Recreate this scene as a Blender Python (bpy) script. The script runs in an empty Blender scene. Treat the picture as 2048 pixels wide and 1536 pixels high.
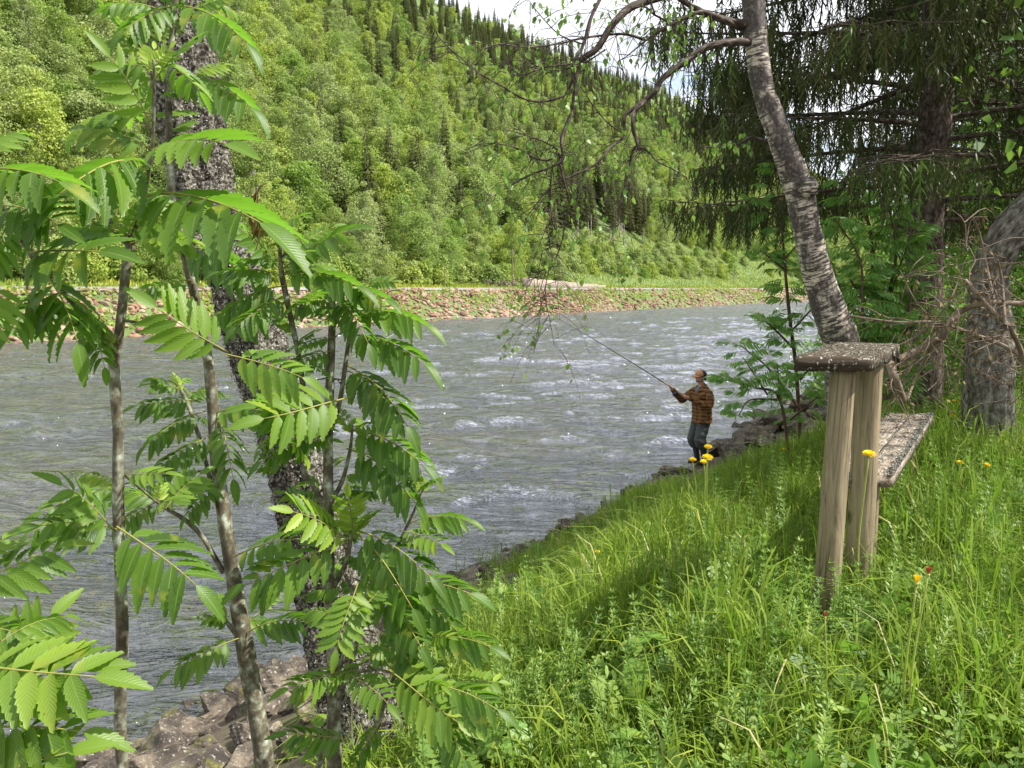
import bpy, math, random
import numpy as np
from mathutils import Vector, Matrix

random.seed(7); RNG = np.random.default_rng(11)
R = math.radians
# ------------------------------------------------------------------ camera, sky, sun, exposure
PITCH = R(7.03); F = 1540.0; CZ = 1.5
SUN_EL = R(52); SUN_AZ = R(98)          # azimuth clockwise from +Y
scene = bpy.context.scene
COL = scene.collection
cam_d = bpy.data.cameras.new('camera'); cam = bpy.data.objects.new('camera', cam_d)
COL.objects.link(cam); scene.camera = cam
cam_d.sensor_width = 36; cam_d.lens = 36*F/2048; cam_d.clip_start = 0.05; cam_d.clip_end = 6000
cam.location = (0, 0, CZ); cam.rotation_euler = (R(90)-PITCH, 0, 0)
w = bpy.data.worlds.new('World'); scene.world = w; w.use_nodes = True
nt = w.node_tree; nt.nodes.clear()
out = nt.nodes.new('ShaderNodeOutputWorld'); bg = nt.nodes.new('ShaderNodeBackground')
sky = nt.nodes.new('ShaderNodeTexSky'); sky.sky_type = 'NISHITA'; sky.sun_disc = False
sky.sun_elevation = SUN_EL; sky.sun_rotation = SUN_AZ
bg.inputs['Strength'].default_value = 0.12
tc = nt.nodes.new('ShaderNodeTexCoord'); mp = nt.nodes.new('ShaderNodeMapping')
mp.inputs['Scale'].default_value = (1.6, 1.6, 4.5); mp.inputs['Location'].default_value = (0.3, 1.7, 0.2)
nz = nt.nodes.new('ShaderNodeTexNoise'); nz.inputs['Scale'].default_value = 1.7
nz.inputs['Detail'].default_value = 9; nz.inputs['Roughness'].default_value = 0.55
cr = nt.nodes.new('ShaderNodeValToRGB')
cr.color_ramp.elements[0].position = 0.30; cr.color_ramp.elements[1].position = 0.44
cr2 = nt.nodes.new('ShaderNodeValToRGB')
cr2.color_ramp.elements[0].position = 0.3; cr2.color_ramp.elements[0].color = (4.6, 4.8, 5.1, 1)
cr2.color_ramp.elements[1].position = 0.75; cr2.color_ramp.elements[1].color = (7.0, 7.1, 7.3, 1)
nz2 = nt.nodes.new('ShaderNodeTexNoise'); nz2.inputs['Scale'].default_value = 3.1; nz2.inputs['Detail'].default_value = 7
mx = nt.nodes.new('ShaderNodeMix'); mx.data_type = 'RGBA'
L = nt.links.new
L(tc.outputs['Generated'], mp.inputs['Vector']); L(mp.outputs[0], nz.inputs['Vector']); L(mp.outputs[0], nz2.inputs['Vector'])
L(nz.outputs[0], cr.inputs[0]); L(nz2.outputs[0], cr2.inputs[0])
L(cr.outputs[0], mx.inputs[0]); L(sky.outputs[0], mx.inputs[6]); L(cr2.outputs[0], mx.inputs[7])
L(mx.outputs[2], bg.inputs['Color']); L(bg.outputs[0], out.inputs['Surface'])
sd = bpy.data.lights.new('sun', 'SUN'); sun = bpy.data.objects.new('sun', sd); COL.objects.link(sun)
sd.energy = 5.0; sd.angle = R(0.6); sd.color = (1.0, 0.955, 0.87)
sv = Vector((math.sin(SUN_AZ)*math.cos(SUN_EL), math.cos(SUN_AZ)*math.cos(SUN_EL), math.sin(SUN_EL)))
sun.rotation_euler = sv.to_track_quat('Z', 'Y').to_euler(); sun.location = sv*60
scene.view_settings.view_transform = 'Standard'; scene.view_settings.look = 'None'
scene.view_settings.exposure = 1.0; scene.view_settings.gamma = 1.0
scene.render.engine = 'CYCLES'
scene.cycles.max_bounces = 6; scene.cycles.transparent_max_bounces = 4
scene.cycles.diffuse_bounces = 3; scene.cycles.transmission_bounces = 4

# ------------------------------------------------------------------ geometry helpers
CT, ST = math.cos(PITCH), math.sin(PITCH)
def P(px, py, y):
    "world point seen at photo pixel (px,py) at forward distance y"
    cx = (px-1024)/F; cy = (py-768)/F
    t = y/(CT-cy*ST)
    return Vector((cx*t, y, CZ-(ST+cy*CT)*t))
def proj(p):
    x, y, z = p[0], p[1], p[2]-CZ
    zc = y*CT - z*ST; yc = -z*CT - y*ST
    return (1024+F*x/zc, 768+F*yc/zc) if zc > 0.01 else (-9999, -9999)
NX, NY = -0.8336, 0.5523      # unit vector across the river, towards the far bank
DX, DY = 0.5523, 0.8336       # unit vector along the valley
NEAR, FAR, WZ = 5.4, 53.5, -1.9
def UV(u, v): return (u*DX+v*NX, u*DY+v*NY)
def s_of(x, y): return NEAR-(x*NX+y*NY)

_hs = np.random.default_rng(5)
_wv = [(_hs.uniform(0, 6.28), _hs.uniform(0, 6.28)) for _ in range(24)]
def nz2d(x, y, scale, k=0):
    "cheap smooth pseudo noise, about -1..1"
    r = 0
    for i in range(6):
        a, ph = _wv[(i+k) % 24]; fr = (0.6+0.35*i)/scale
        r = r+np.sin((x*math.cos(a)+y*math.sin(a))*fr*2.2+ph+1.3*np.sin((x*math.sin(a)-y*math.cos(a))*fr*1.1+ph*2))
    return r/4.0
SS = [-12, -3, -1, -.3, 0.0, .35, .7, 1.2, 2, 3, 4, 5, 6.5, 9, 20, 60, 300]
SZ2 = [-5, -3.4, -2.5, -2.15, -1.96, -1.87, -1.78, -1.64, -1.42, -1.0, -.42, .0, .2, .28, .5, 3.5, 30]
SZ = [-5, -3.4, -2.5, -2.15, -1.96, -1.82, -1.62, -1.38, -1.08, -.58, -.12, .12, .2, .28, .5, 3.5, 30]
def ground(x, y):
    s = s_of(x, y)
    u_w = np.clip((x*DX+y*DY-9.5)/3.5, 0, 1); z = np.interp(s, SS, SZ)*(1-u_w)+np.interp(s, SS, SZ2)*u_w
    return z+0.05*nz2d(x, y, 1.3)+0.03*nz2d(x, y, .5, 3)
def on_ground(px, py, lift=0.0):
    "first hit of the photo ray with the near bank"
    y = 0.8
    while y < 80:
        p = P(px, py, y)
        if p.z-lift <= ground(p.x, p.y): break
        y += 0.02 if y < 8 else .06
    return p
TT = [-12, -2, 0, 4.6, 5.2, 5.4, 11, 11.6, 19, 26]
TZ = [-6, -2.9, -2.0, 1.25, 1.42, 1.46, 1.46, 1.3, 2.1, 5.2]
def hill(u, t):
    z = np.interp(t, TT, TZ)
    sl = np.interp(u, [0, 300, 560, 900, 1500, 3000], [.66, .67, .70, .76, .80, .80])
    tt = np.clip(t-26, 0, None)
    rise = sl*np.minimum(tt, 290)+np.clip(tt-290, 0, 500)*.06
    x, y = UV(u, t+FAR)
    return z+rise+np.clip(tt/40, 0, 1)*(5*nz2d(x, y, 60, 2)+1.2*nz2d(x, y, 14, 5))

def mk(name, V, Fs, mats, parent=None, smooth=True, var=None, tc=None, mi=None, uv=None):
    "one mesh object from numpy arrays; Fs is an array or a list of arrays of 3/4-gons"
    if not isinstance(Fs, (list, tuple)): Fs = [Fs]
    Fs = [np.asarray(f, dtype=np.int32) for f in Fs if len(f)]
    V = np.asarray(V, dtype=np.float32)
    me = bpy.data.meshes.new(name)
    loops = np.concatenate([f.ravel() for f in Fs]); cnt = np.concatenate([np.full(len(f), f.shape[1], np.int32) for f in Fs])
    st = np.concatenate([[0], np.cumsum(cnt)[:-1]]).astype(np.int32)
    me.vertices.add(len(V)); me.vertices.foreach_set('co', V.ravel())
    me.loops.add(len(loops)); me.loops.foreach_set('vertex_index', loops)
    me.polygons.add(len(cnt)); me.polygons.foreach_set('loop_start', st); me.polygons.foreach_set('loop_total', cnt)
    if smooth: me.polygons.foreach_set('use_smooth', np.ones(len(cnt), bool))
    if mi is not None: me.polygons.foreach_set('material_index', np.asarray(mi, np.int32))
    me.update(calc_edges=True)
    if var is not None:
        a = me.attributes.new('var', 'FLOAT', 'POINT'); a.data.foreach_set('value', np.asarray(var, np.float32))
    if tc is not None:
        a = me.attributes.new('tc', 'FLOAT_VECTOR', 'POINT'); a.data.foreach_set('vector', np.asarray(tc, np.float32).ravel())
    for m in (mats if isinstance(mats, (list, tuple)) else [mats]): me.materials.append(m)
    o = bpy.data.objects.new(name, me); COL.objects.link(o)
    if parent is not None: o.parent = parent
    return o
class Acc:
    "collects pieces that make up one mesh"
    def __init__(s): s.V = []; s.F3 = []; s.F4 = []; s.var = []; s.tc = []; s.n = 0
    def add(s, V, Fq, var=0.5, tc=None):
        V = np.asarray(V, float); 
        for f in (Fq if isinstance(Fq, list) else [Fq]):
            f = np.asarray(f)
            if len(f): (s.F3 if f.shape[1] == 3 else s.F4).append(f+s.n)
        s.V.append(V); s.n += len(V)
        s.var.append(np.full(len(V), var) if np.isscalar(var) else np.asarray(var))
        s.tc.append(np.zeros((len(V), 3)) if tc is None else np.asarray(tc))
    def build(s, name, mats, parent=None, smooth=True):
        Fs = []
        if s.F3: Fs.append(np.concatenate(s.F3))
        if s.F4: Fs.append(np.concatenate(s.F4))
        return mk(name, np.concatenate(s.V), Fs, mats, parent, smooth, np.concatenate(s.var), np.concatenate(s.tc))
def thing(name, label, cat, loc=(0, 0, 0), rz=0, group=None):
    o = bpy.data.objects.new(name, None); COL.objects.link(o); o.empty_display_size = .1
    o.location = loc; o.rotation_euler = (0, 0, rz); tag(o, label, cat, group); return o
def tag(o, label, cat, group=None, kind=None):
    o['label'] = label; o['category'] = cat
    if group: o['group'] = group
    if kind: o['kind'] = kind
    return o
def struct(o): o['kind'] = 'structure'; return o

def smooth_path(pts, rad, sub=5):
    "Catmull-Rom through the points, radii interpolated"
    pts = [np.array(p, float) for p in pts]; n = len(pts)
    if n == 2: 
        ts = np.linspace(0, 1, sub+1); return np.array([pts[0]*(1-t)+pts[1]*t for t in ts]), np.interp(ts, [0, 1], rad)
    ex = [2*pts[0]-pts[1]]+pts+[2*pts[-1]-pts[-2]]
    o, r = [], []
    for i in range(n-1):
        p0, p1, p2, p3 = ex[i:i+4]
        for k in range(sub):
            t = k/sub
            o.append(.5*((2*p1)+(-p0+p2)*t+(2*p0-5*p1+4*p2-p3)*t*t+(-p0+3*p1-3*p2+p3)*t**3)); r.append(rad[i]*(1-t)+rad[i+1]*t)
    o.append(pts[-1]); r.append(rad[-1])
    return np.array(o), np.array(r)
def tube(pts, rad, sides=8, lump=0.0, sub=5, seed=0, cap=True):
    C, r = smooth_path(pts, rad, sub)
    n = len(C); T = np.gradient(C, axis=0); T /= np.linalg.norm(T, axis=1)[:, None]+1e-9
    up = np.array([0, 0, 1.]) if abs(T[0][2]) < .8 else np.array([1., 0, 0])
    a = np.cross(T[0], up); a /= np.linalg.norm(a); A = [a]
    for i in range(1, n):
        a = A[-1]-T[i]*np.dot(A[-1], T[i]); a /= np.linalg.norm(a)+1e-9; A.append(a)
    A = np.array(A); B = np.cross(T, A)
    th = np.arange(sides)/sides*2*np.pi
    ln = np.concatenate([[0], np.cumsum(np.linalg.norm(np.diff(C, axis=0), axis=1))])
    ct, sn = np.cos(th), np.sin(th)
    rr = r[:, None]*np.ones(sides)[None]
    if lump:
        rr = rr*(1+lump*(np.sin(3*th[None]+ln[:, None]*7+seed)*.5+np.sin(ln[:, None]*23+seed*3+2*th[None])*.5+.6*np.sin(ln[:, None]*61+5*th[None]+seed)))
    V = C[:, None]+(A[:, None]*ct[None, :, None]+B[:, None]*sn[None, :, None])*rr[..., None]
    tcv = np.stack([ct[None]*r[:, None], sn[None]*r[:, None], np.repeat(ln[:, None], sides, 1)], -1).reshape(-1, 3)
    i = np.arange(n-1)[:, None]*sides; j = np.arange(sides)[None]; k = (j+1) % sides
    Fq = np.stack([i+j, i+k, i+k+sides, i+j+sides], -1).reshape(-1, 4)
    V = V.reshape(-1, 3); Fs = [Fq]
    if cap:
        V = np.vstack([V, C[-1:]+T[-1:]*r[-1]*.3]); tcv = np.vstack([tcv, [[0, 0, ln[-1]]]])
        q = (n-1)*sides; Fs.append(np.stack([q+j[0], q+k[0], np.full(sides, n*sides)], -1))
    return V, Fs, tcv
def addtube(acc, pts, rad, sides=8, lump=0., sub=5, seed=0, var=.5, cap=True):
    V, Fs, tcv = tube(pts, rad, sides, lump, sub, seed, cap); acc.add(V, Fs, var, tcv)
def frames(X, Y, Z, pos, scale):
    "stack of n 3x3 column frames"
    M = np.stack([X, Y, Z], -1)*np.asarray(scale).reshape(-1, 1, 1)
    return M, np.asarray(pos)
def place(acc, V, Fq, M, pos, var):
    "n copies of a template into one mesh"
    n = len(pos); m = len(V)
    W = np.einsum('nij,mj->nmi', M, V)+pos[:, None]
    for f in (Fq if isinstance(Fq, list) else [Fq]):
        f = np.asarray(f); G = (f[None]+(np.arange(n)*m)[:, None, None]).reshape(-1, f.shape[1])+acc.n
        (acc.F3 if f.shape[1] == 3 else acc.F4).append(G)
    acc.V.append(W.reshape(-1, 3)); acc.n += n*m
    acc.var.append(np.repeat(var, m)); acc.tc.append(np.tile(TCZ(V), (n, 1)))
_TC = {}; _KEEP = []
def TCZ(V):
    q = _TC.get(id(V)); return q if q is not None and len(q) == len(V) else np.zeros((len(V), 3))
def nrm(a): return a/(np.linalg.norm(a, axis=-1, keepdims=True)+1e-9)
def rand_unit(n, rng=RNG): return nrm(rng.normal(size=(n, 3)))
def rand_frames(n, rng=RNG, up=0.0):
    Z = nrm(rand_unit(n, rng)+np.array([0, 0, up])); X = nrm(np.cross(Z, rand_unit(n, rng))); return X, np.cross(Z, X), Z

# ------------------------------------------------------------------ materials
def M_new(name):
    m = bpy.data.materials.new(name); m.use_nodes = True; t = m.node_tree; t.nodes.clear()
    o = t.nodes.new('ShaderNodeOutputMaterial'); b = t.nodes.new('ShaderNodeBsdfPrincipled'); t.links.new(b.outputs[0], o.inputs[0])
    return m, t, o, b
def N(t, kind, **kw):
    n = t.nodes.new(kind)
    for k, v in kw.items():
        if k.startswith('i_'): n.inputs[k[2:].replace('_', ' ')].default_value = v
        else: setattr(n, k, v)
    return n
def ramp(t, stops, src=None, interp='LINEAR'):
    n = t.nodes.new('ShaderNodeValToRGB'); e = n.color_ramp.elements; n.color_ramp.interpolation = interp
    while len(e) < len(stops): e.new(0.5)
    for el, (p, c) in zip(e, stops): el.position = p; el.color = (*c, 1) if len(c) == 3 else c
    if src is not None: t.links.new(src, n.inputs[0])
    return n
def mixc(t, f, a, b, blend='MIX'):
    n = t.nodes.new('ShaderNodeMix'); n.data_type = 'RGBA'; n.blend_type = blend
    for v, i in ((f, 0), (a, 6), (b, 7)):
        if hasattr(v, 'is_linked'): t.links.new(v, n.inputs[i])
        else: n.inputs[i].default_value = v if i == 0 else (*v, 1)
    return n.outputs[2]
def noise_n(t, vec, scale, detail=4, rough=.5, dist=0, mapscale=None):
    if mapscale is not None:
        mp = t.nodes.new('ShaderNodeMapping'); mp.inputs['Scale'].default_value = mapscale; t.links.new(vec, mp.inputs[0]); vec = mp.outputs[0]
    n = t.nodes.new('ShaderNodeTexNoise'); n.inputs['Scale'].default_value = scale; n.inputs['Detail'].default_value = detail
    n.inputs['Roughness'].default_value = rough; n.inputs['Distortion'].default_value = dist; t.links.new(vec, n.inputs['Vector'])
    return n.outputs[0]
def bump(t, b, h, strength, dist):
    n = t.nodes.new('ShaderNodeBump'); n.inputs['Strength'].default_value = strength; n.inputs['Distance'].default_value = dist
    t.links.new(h, n.inputs['Height']); t.links.new(n.outputs[0], b.inputs['Normal']); return n
def attr(t, name): n = t.nodes.new('ShaderNodeAttribute'); n.attribute_name = name; return n
def geo(t): return t.nodes.new('ShaderNodeNewGeometry').outputs['Position']
def objc(t): return t.nodes.new('ShaderNodeTexCoord').outputs['Object']

def leaf_mat(name, stops, transl=.35, tcol=(.25, .42, .05), rough=.45, spec=.35, rnd=0.0, veins=False, rndcols=None):
    m, t, o, b = M_new(name)
    c = ramp(t, stops, attr(t, 'var').outputs['Fac']).outputs[0]
    if rndcols:
        oi = t.nodes.new('ShaderNodeObjectInfo')
        c2 = ramp(t, rndcols, oi.outputs['Random'], 'LINEAR').outputs[0]
        c = mixc(t, rnd, c, c2)
    if veins:
        v = attr(t, 'tc').outputs['Vector']; sp = t.nodes.new('ShaderNodeSeparateXYZ'); t.links.new(v, sp.inputs[0])
        ab = N(t, 'ShaderNodeMath', operation='ABSOLUTE'); t.links.new(sp.outputs[0], ab.inputs[0])
        rib = ramp(t, [(0.0, (1, 1, 1)), (.10, (0, 0, 0))], ab.outputs[0]).outputs[0]
        c = mixc(t, rib, c, (.20, .30, .08))
        c = mixc(t, ramp(t, [(.60, (0, 0, 0)), (.72, (.7, .7, .7))], noise_n(t, geo(t), 16, 3)).outputs[0], c, (.30, .31, .04))
        c = mixc(t, ramp(t, [(.735, (0, 0, 0)), (.755, (1, 1, 1))], noise_n(t, geo(t), 150, 2)).outputs[0], c, (.14, .075, .02))
        ma = N(t, 'ShaderNodeMath', operation='MULTIPLY_ADD'); t.links.new(ab.outputs[0], ma.inputs[0]); ma.inputs[1].default_value = -0.28; t.links.new(sp.outputs[1], ma.inputs[2])
        mu = N(t, 'ShaderNodeMath', operation='MULTIPLY'); t.links.new(ma.outputs[0], mu.inputs[0]); mu.inputs[1].default_value = 62
        si = N(t, 'ShaderNodeMath', operation='SINE'); t.links.new(mu.outputs[0], si.inputs[0])
        bump(t, b, si.outputs[0], .16, .0010)
    t.links.new(c, b.inputs['Base Color']); b.inputs['Roughness'].default_value = rough; b.inputs['Specular IOR Level'].default_value = spec
    tr = t.nodes.new('ShaderNodeBsdfTranslucent'); tcn = mixc(t, .6, c, tcol); t.links.new(tcn, tr.inputs[0])
    ms = t.nodes.new('ShaderNodeMixShader'); ms.inputs[0].default_value = transl
    t.links.new(b.outputs[0], ms.inputs[1]); t.links.new(tr.outputs[0], ms.inputs[2]); t.links.new(ms.outputs[0], o.inputs[0])
    return m
MT = {}
MT['rowan'] = leaf_mat('rowan_leaf', [(0, (.035, .07, .014)), (.4, (.09, .17, .022)), (.75, (.17, .27, .032)), (1, (.32, .42, .05))], .48, (.22, .50, .03), .42, .4, veins=True)
MT['rowan_far'] = leaf_mat('rowan_leaf_small', [(0, (.07, .16, .04)), (.6, (.14, .29, .06)), (1, (.24, .40, .09))], .48, (.22, .48, .05), .45)
MT['birch_leaf'] = leaf_mat('birch_leaf', [(0, (.06, .14, .03)), (.6, (.12, .24, .04)), (1, (.24, .36, .08))], .42, (.30, .50, .06), .42)
MT['grass'] = leaf_mat('grass_blade', [(0, (.045, .080, .011)), (.45, (.12, .185, .020)), (.8, (.21, .275, .03)), (.97, (.32, .34, .07)), (1, (.42, .37, .18))], .36, (.26, .5, .04), .6, .2)
MT['clover'] = leaf_mat('clover_leaf', [(0, (.065, .13, .025)), (.6, (.145, .235, .04)), (1, (.23, .32, .075))], .33, (.22, .45, .05), .5)
MT['broad'] = leaf_mat('broad_leaf', [(0, (.06, .14, .025)), (.6, (.13, .25, .035)), (1, (.22, .34, .06))], .36, (.25, .5, .05), .42, veins=True)
MT['hill_leaf'] = leaf_mat('hillside_leaf', [(0, (.14, .20, .035)), (.5, (.27, .345, .07)), (1, (.40, .46, .12))], .42, (.26, .38, .06), .55, .25,
    rnd=.62, rndcols=[(0, (.31, .35, .18)), (.25, (.15, .25, .045)), (.5, (.40, .47, .07)), (.75, (.34, .38, .19)), (1, (.14, .28, .035))])
MT['hill_needle'] = leaf_mat('hillside_needle', [(0, (.05, .07, .022)), (.6, (.11, .125, .035)), (1, (.19, .18, .06))], .22, (.12, .16, .03), .6, .2,
    rnd=.45, rndcols=[(0, (.04, .07, .025)), (.5, (.09, .12, .03)), (1, (.13, .13, .05))])
MT['needle'] = leaf_mat('spruce_needle', [(0, (.026, .036, .010)), (.55, (.058, .075, .018)), (.85, (.088, .082, .026)), (1, (.10, .19, .03))], .25, (.09, .15, .02), .5, .3)
MT['dead_leaf'] = leaf_mat('dead_leaf', [(0, (.10, .06, .03)), (1, (.28, .2, .1))], .2, (.2, .12, .03), .7, .2)

def bark_mat(name, stops, scale=30, stretch=(1, 1, .25), b_strength=.6, b_dist=.01, rough=.85, detail=8, coord='tc', dist=0., interp='LINEAR', vor=None):
    m, t, o, b = M_new(name)
    v = attr(t, 'tc').outputs['Vector'] if coord == 'tc' else (objc(t) if coord == 'obj' else geo(t))
    n = noise_n(t, v, scale, detail, .62, dist, stretch)
    c = ramp(t, stops, n, interp).outputs[0]
    t.links.new(c, b.inputs['Base Color']); b.inputs['Roughness'].default_value = rough; b.inputs['Specular IOR Level'].default_value = .2
    bump(t, b, n, b_strength, b_dist)
    return m
MT['lichen_bark'] = bark_mat('lichened_bark', [(.40, (.018, .013, .012)), (.47, (.045, .037, .028)), (.53, (.105, .095, .075)), (.60, (.23, .225, .19)), (.75, (.36, .36, .31))], 85, (1, 1, .8), .9, .012, .9, 5, dist=.4)
MT['rowan_bark'] = bark_mat('rowan_bark', [(.36, (.06, .05, .035)), (.50, (.12, .105, .07)), (.60, (.23, .24, .18)), (.69, (.42, .44, .37)), (.8, (.5, .52, .45))], 38, (1, 1, .8), .35, .002, .75, 4)
MT['rowan_twig'] = bark_mat('rowan_twig', [(.3, (.045, .028, .022)), (.6, (.12, .075, .05)), (.8, (.2, .16, .11))], 60, (1, 1, .3), .3, .001, .6, 4)
MT['rachis'] = bark_mat('leaf_stalk', [(.3, (.16, .22, .05)), (.7, (.30, .20, .06))], 8, (1, 1, .3), .1, .001, .5, 2)
MT['birch_twig'] = bark_mat('birch_branch', [(.35, (.022, .016, .014)), (.55, (.075, .055, .045)), (.72, (.28, .25, .22))], 40, (1, 1, .3), .5, .004, .8, 6)
MT['spruce_bark'] = bark_mat('spruce_bark', [(.34, (.03, .022, .018)), (.5, (.10, .075, .06)), (.62, (.19, .16, .14)), (.75, (.30, .29, .26))], 32, (1, 1, .55), 1.0, .02, .9, 7)
MT['grey_bark'] = bark_mat('grey_bark', [(.34, (.03, .025, .02)), (.48, (.10, .09, .075)), (.6, (.20, .19, .165)), (.75, (.36, .36, .32))], 30, (1, 1, .5), 1.0, .02, .9, 7)
MT['dead_twig'] = bark_mat('dead_twig', [(.35, (.09, .065, .05)), (.6, (.22, .175, .13)), (.8, (.36, .32, .27))], 30, (1, 1, .3), .4, .003, .8, 5)
MT['hill_trunk'] = bark_mat('hillside_trunk', [(.35, (.12, .10, .08)), (.6, (.34, .31, .27)), (.8, (.5, .48, .44))], 3, (1, 1, 1), .2, .01, .9, 3, 'geo')
# birch trunk: white bark, dark lenticels across it, black cracked patches
m, t, o, b = M_new('birch_bark'); v = attr(t, 'tc').outputs['Vector']
n1 = noise_n(t, v, 1, 4, .6, .35, (9, 9, 62)); n2 = noise_n(t, v, 3.0, 6, .65, .3, (1.8, 1.8, 1)); n3 = noise_n(t, v, 42, 6, .65)
white = ramp(t, [(.3, (.28, .21, .155)), (.5, (.52, .45, .37)), (.8, (.66, .61, .54))], n3).outputs[0]
marks = ramp(t, [(.47, (0, 0, 0)), (.52, (1, 1, 1))], n1).outputs[0]
blk = ramp(t, [(.30, (.015, .012, .011)), (.55, (.07, .055, .048)), (.72, (.24, .21, .19))], n3).outputs[0]
pat = ramp(t, [(.46, (0, 0, 0)), (.55, (1, 1, 1))], n2).outputs[0]
c = mixc(t, marks, blk, white); c = mixc(t, pat, blk, c)
t.links.new(c, b.inputs['Base Color']); b.inputs['Roughness'].default_value = .75
bump(t, b, c, .5, .012); MT['birch_bark'] = m

# ================================================================== SETTING
def gridmesh(name, us, vs, fn, mat, smooth=True):
    U, W = np.meshgrid(us, vs, indexing='ij'); V = np.stack(fn(U, W), -1).reshape(-1, 3)
    n, m = len(us), len(vs); i = np.arange(n-1)[:, None]*m+np.arange(m-1)[None]
    Fq = np.stack([i, i+m, i+m+1, i+1], -1).reshape(-1, 4)
    return mk(name, V, Fq, mat, smooth=smooth)
def prog(a, b, d0, k):
    r = [a]; d = d0
    while r[-1] < b: r.append(r[-1]+d); d *= k
    return r
def both(lo, mid0, mid1, hi, d, k):
    L1 = [2*mid0-x for x in prog(mid0, 2*mid0-lo, d, k)][::-1]; M1 = list(np.arange(mid0, mid1, d)); H = prog(mid1, hi, d, k)
    return np.array(L1[:-1]+M1+H)
# near bank
m, t, o, b = M_new('bank_soil'); g = geo(t)
n1 = noise_n(t, g, 2.2, 7, .6); n2 = noise_n(t, g, 22, 6, .7)
c1 = ramp(t, [(.3, (.030, .026, .012)), (.5, (.05, .055, .02)), (.7, (.09, .075, .035))], n1).outputs[0]
c2 = ramp(t, [(.35, (.05, .04, .028)), (.65, (.15, .11, .075))], n2).outputs[0]
c = mixc(t, .7, c1, c2); t.links.new(c, b.inputs['Base Color']); b.inputs['Roughness'].default_value = .95
bump(t, b, n2, .8, .03); MT['soil'] = m
def near_fn(U, S):
    V = NEAR-S; x = U*DX+V*NX; y = U*DY+V*NY; return x, y, ground(x, y)
ground_o = gridmesh('ground', both(-60, -4, 34, 2600, .14, 1.06), both(-10, -.8, 8, 300, .12, 1.07), near_fn, MT['soil']); struct(ground_o)

# far side: embankment, road shelf, meadow and valley side in one terrain sheet
m, t, o, b = M_new('valley_side'); g = geo(t)
n1 = noise_n(t, g, .12, 8, .6); n2 = noise_n(t, g, 1.6, 7, .65)
c = ramp(t, [(.3, (.045, .07, .02)), (.5, (.09, .14, .035)), (.7, (.15, .20, .05))], n2).outputs[0]
c2 = ramp(t, [(.35, (.06, .09, .025)), (.6, (.11, .16, .04))], n1).outputs[0]
c = mixc(t, .4, c, c2); t.links.new(c, b.inputs['Base Color']); b.inputs['Roughness'].default_value = .95; bump(t, b, n2, .9, .25)
MT['valley'] = m
def far_fn(U, T):
    V = FAR+T; return U*DX+V*NX, U*DY+V*NY, hill(U, T)
valley = gridmesh('hillside', both(-260, 0, 260, 3200, 2.0, 1.06), np.array(sorted(set(list(np.arange(-6, 30, .8))+[4.6, 5.4, 11.0, 11.6]+prog(30, 900, 2, 1.05)))), far_fn, MT['valley']); struct(valley)
# gravel road on the embankment
m, t, o, b = M_new('gravel'); n2 = noise_n(t, geo(t), 3.5, 8, .7)
t.links.new(ramp(t, [(.3, (.11, .105, .10)), (.7, (.27, .265, .25))], n2).outputs[0], b.inputs['Base Color']); b.inputs['Roughness'].default_value = .95; bump(t, b, n2, .8, .05)
MT['gravel'] = m
us = np.array(both(-200, 0, 260, 2600, 3, 1.07)); W = []; 
prof = [(4.7, 1.40), (5.3, 1.62), (8.2, 1.70), (11.0, 1.62), (11.5, 1.35)]
V = []; 
for tt_, zz in prof: 
    x, y = UV(us, FAR+tt_); V.append(np.stack([x, y, np.full(len(us), zz)+.02*nz2d(x, y, 3)], -1))
V = np.stack(V, 1).reshape(-1, 3); i = np.arange(len(us)-1)[:, None]*5+np.arange(4)[None]
road = mk('road', V, np.stack([i, i+5, i+6, i+1], -1).reshape(-1, 4), MT['gravel']); struct(road)

# ------------------------------------------------------------------ water
m, t, o, b = M_new('river_water'); g = geo(t)
b.inputs['Roughness'].default_value = .07; b.inputs['IOR'].default_value = 1.55; b.inputs['Specular IOR Level'].default_value = .9
mpn = t.nodes.new('ShaderNodeMapping'); mpn.inputs['Rotation'].default_value = (0, 0, R(12)); mpn.inputs['Scale'].default_value = (.42, 1.6, 1); t.links.new(g, mpn.inputs[0])
wv = mpn.outputs[0]
a1 = noise_n(t, wv, 1.5, 5, .62, .6); a2 = noise_n(t, wv, 5.5, 5, .6, .4); a3 = noise_n(t, wv, 15, 4, .6)
ab_ = N(t, 'ShaderNodeMath', operation='SUBTRACT'); t.links.new(a2, ab_.inputs[0]); ab_.inputs[1].default_value = .5
ab2 = N(t, 'ShaderNodeMath', operation='ABSOLUTE'); t.links.new(ab_.outputs[0], ab2.inputs[0]); rid = N(t, 'ShaderNodeMath', operation='MULTIPLY_ADD'); t.links.new(ab2.outputs[0], rid.inputs[0]); rid.inputs[1].default_value = -.9; t.links.new(a2, rid.inputs[2])
big = noise_n(t, g, .22, 3, .5)
foam_f = ramp(t, [(.70, (0, 0, 0)), (.76, (1, 1, 1))], a2).outputs[0]
at = attr(t, 'var').outputs['Fac']
fm = N(t, 'ShaderNodeMath', operation='MULTIPLY'); t.links.new(foam_f, fm.inputs[0]); t.links.new(at, fm.inputs[1])
base = ramp(t, [(.35, (.024, .022, .006)), (.65, (.046, .038, .011))], big).outputs[0]
t.links.new(mixc(t, fm.outputs[0], base, (.75, .77, .8)), b.inputs['Base Color'])
rg = N(t, 'ShaderNodeMath', operation='MULTIPLY_ADD'); t.links.new(fm.outputs[0], rg.inputs[0]); rg.inputs[1].default_value = .5; rg.inputs[2].default_value = .04; t.links.new(rg.outputs[0], b.inputs['Roughness'])
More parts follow.
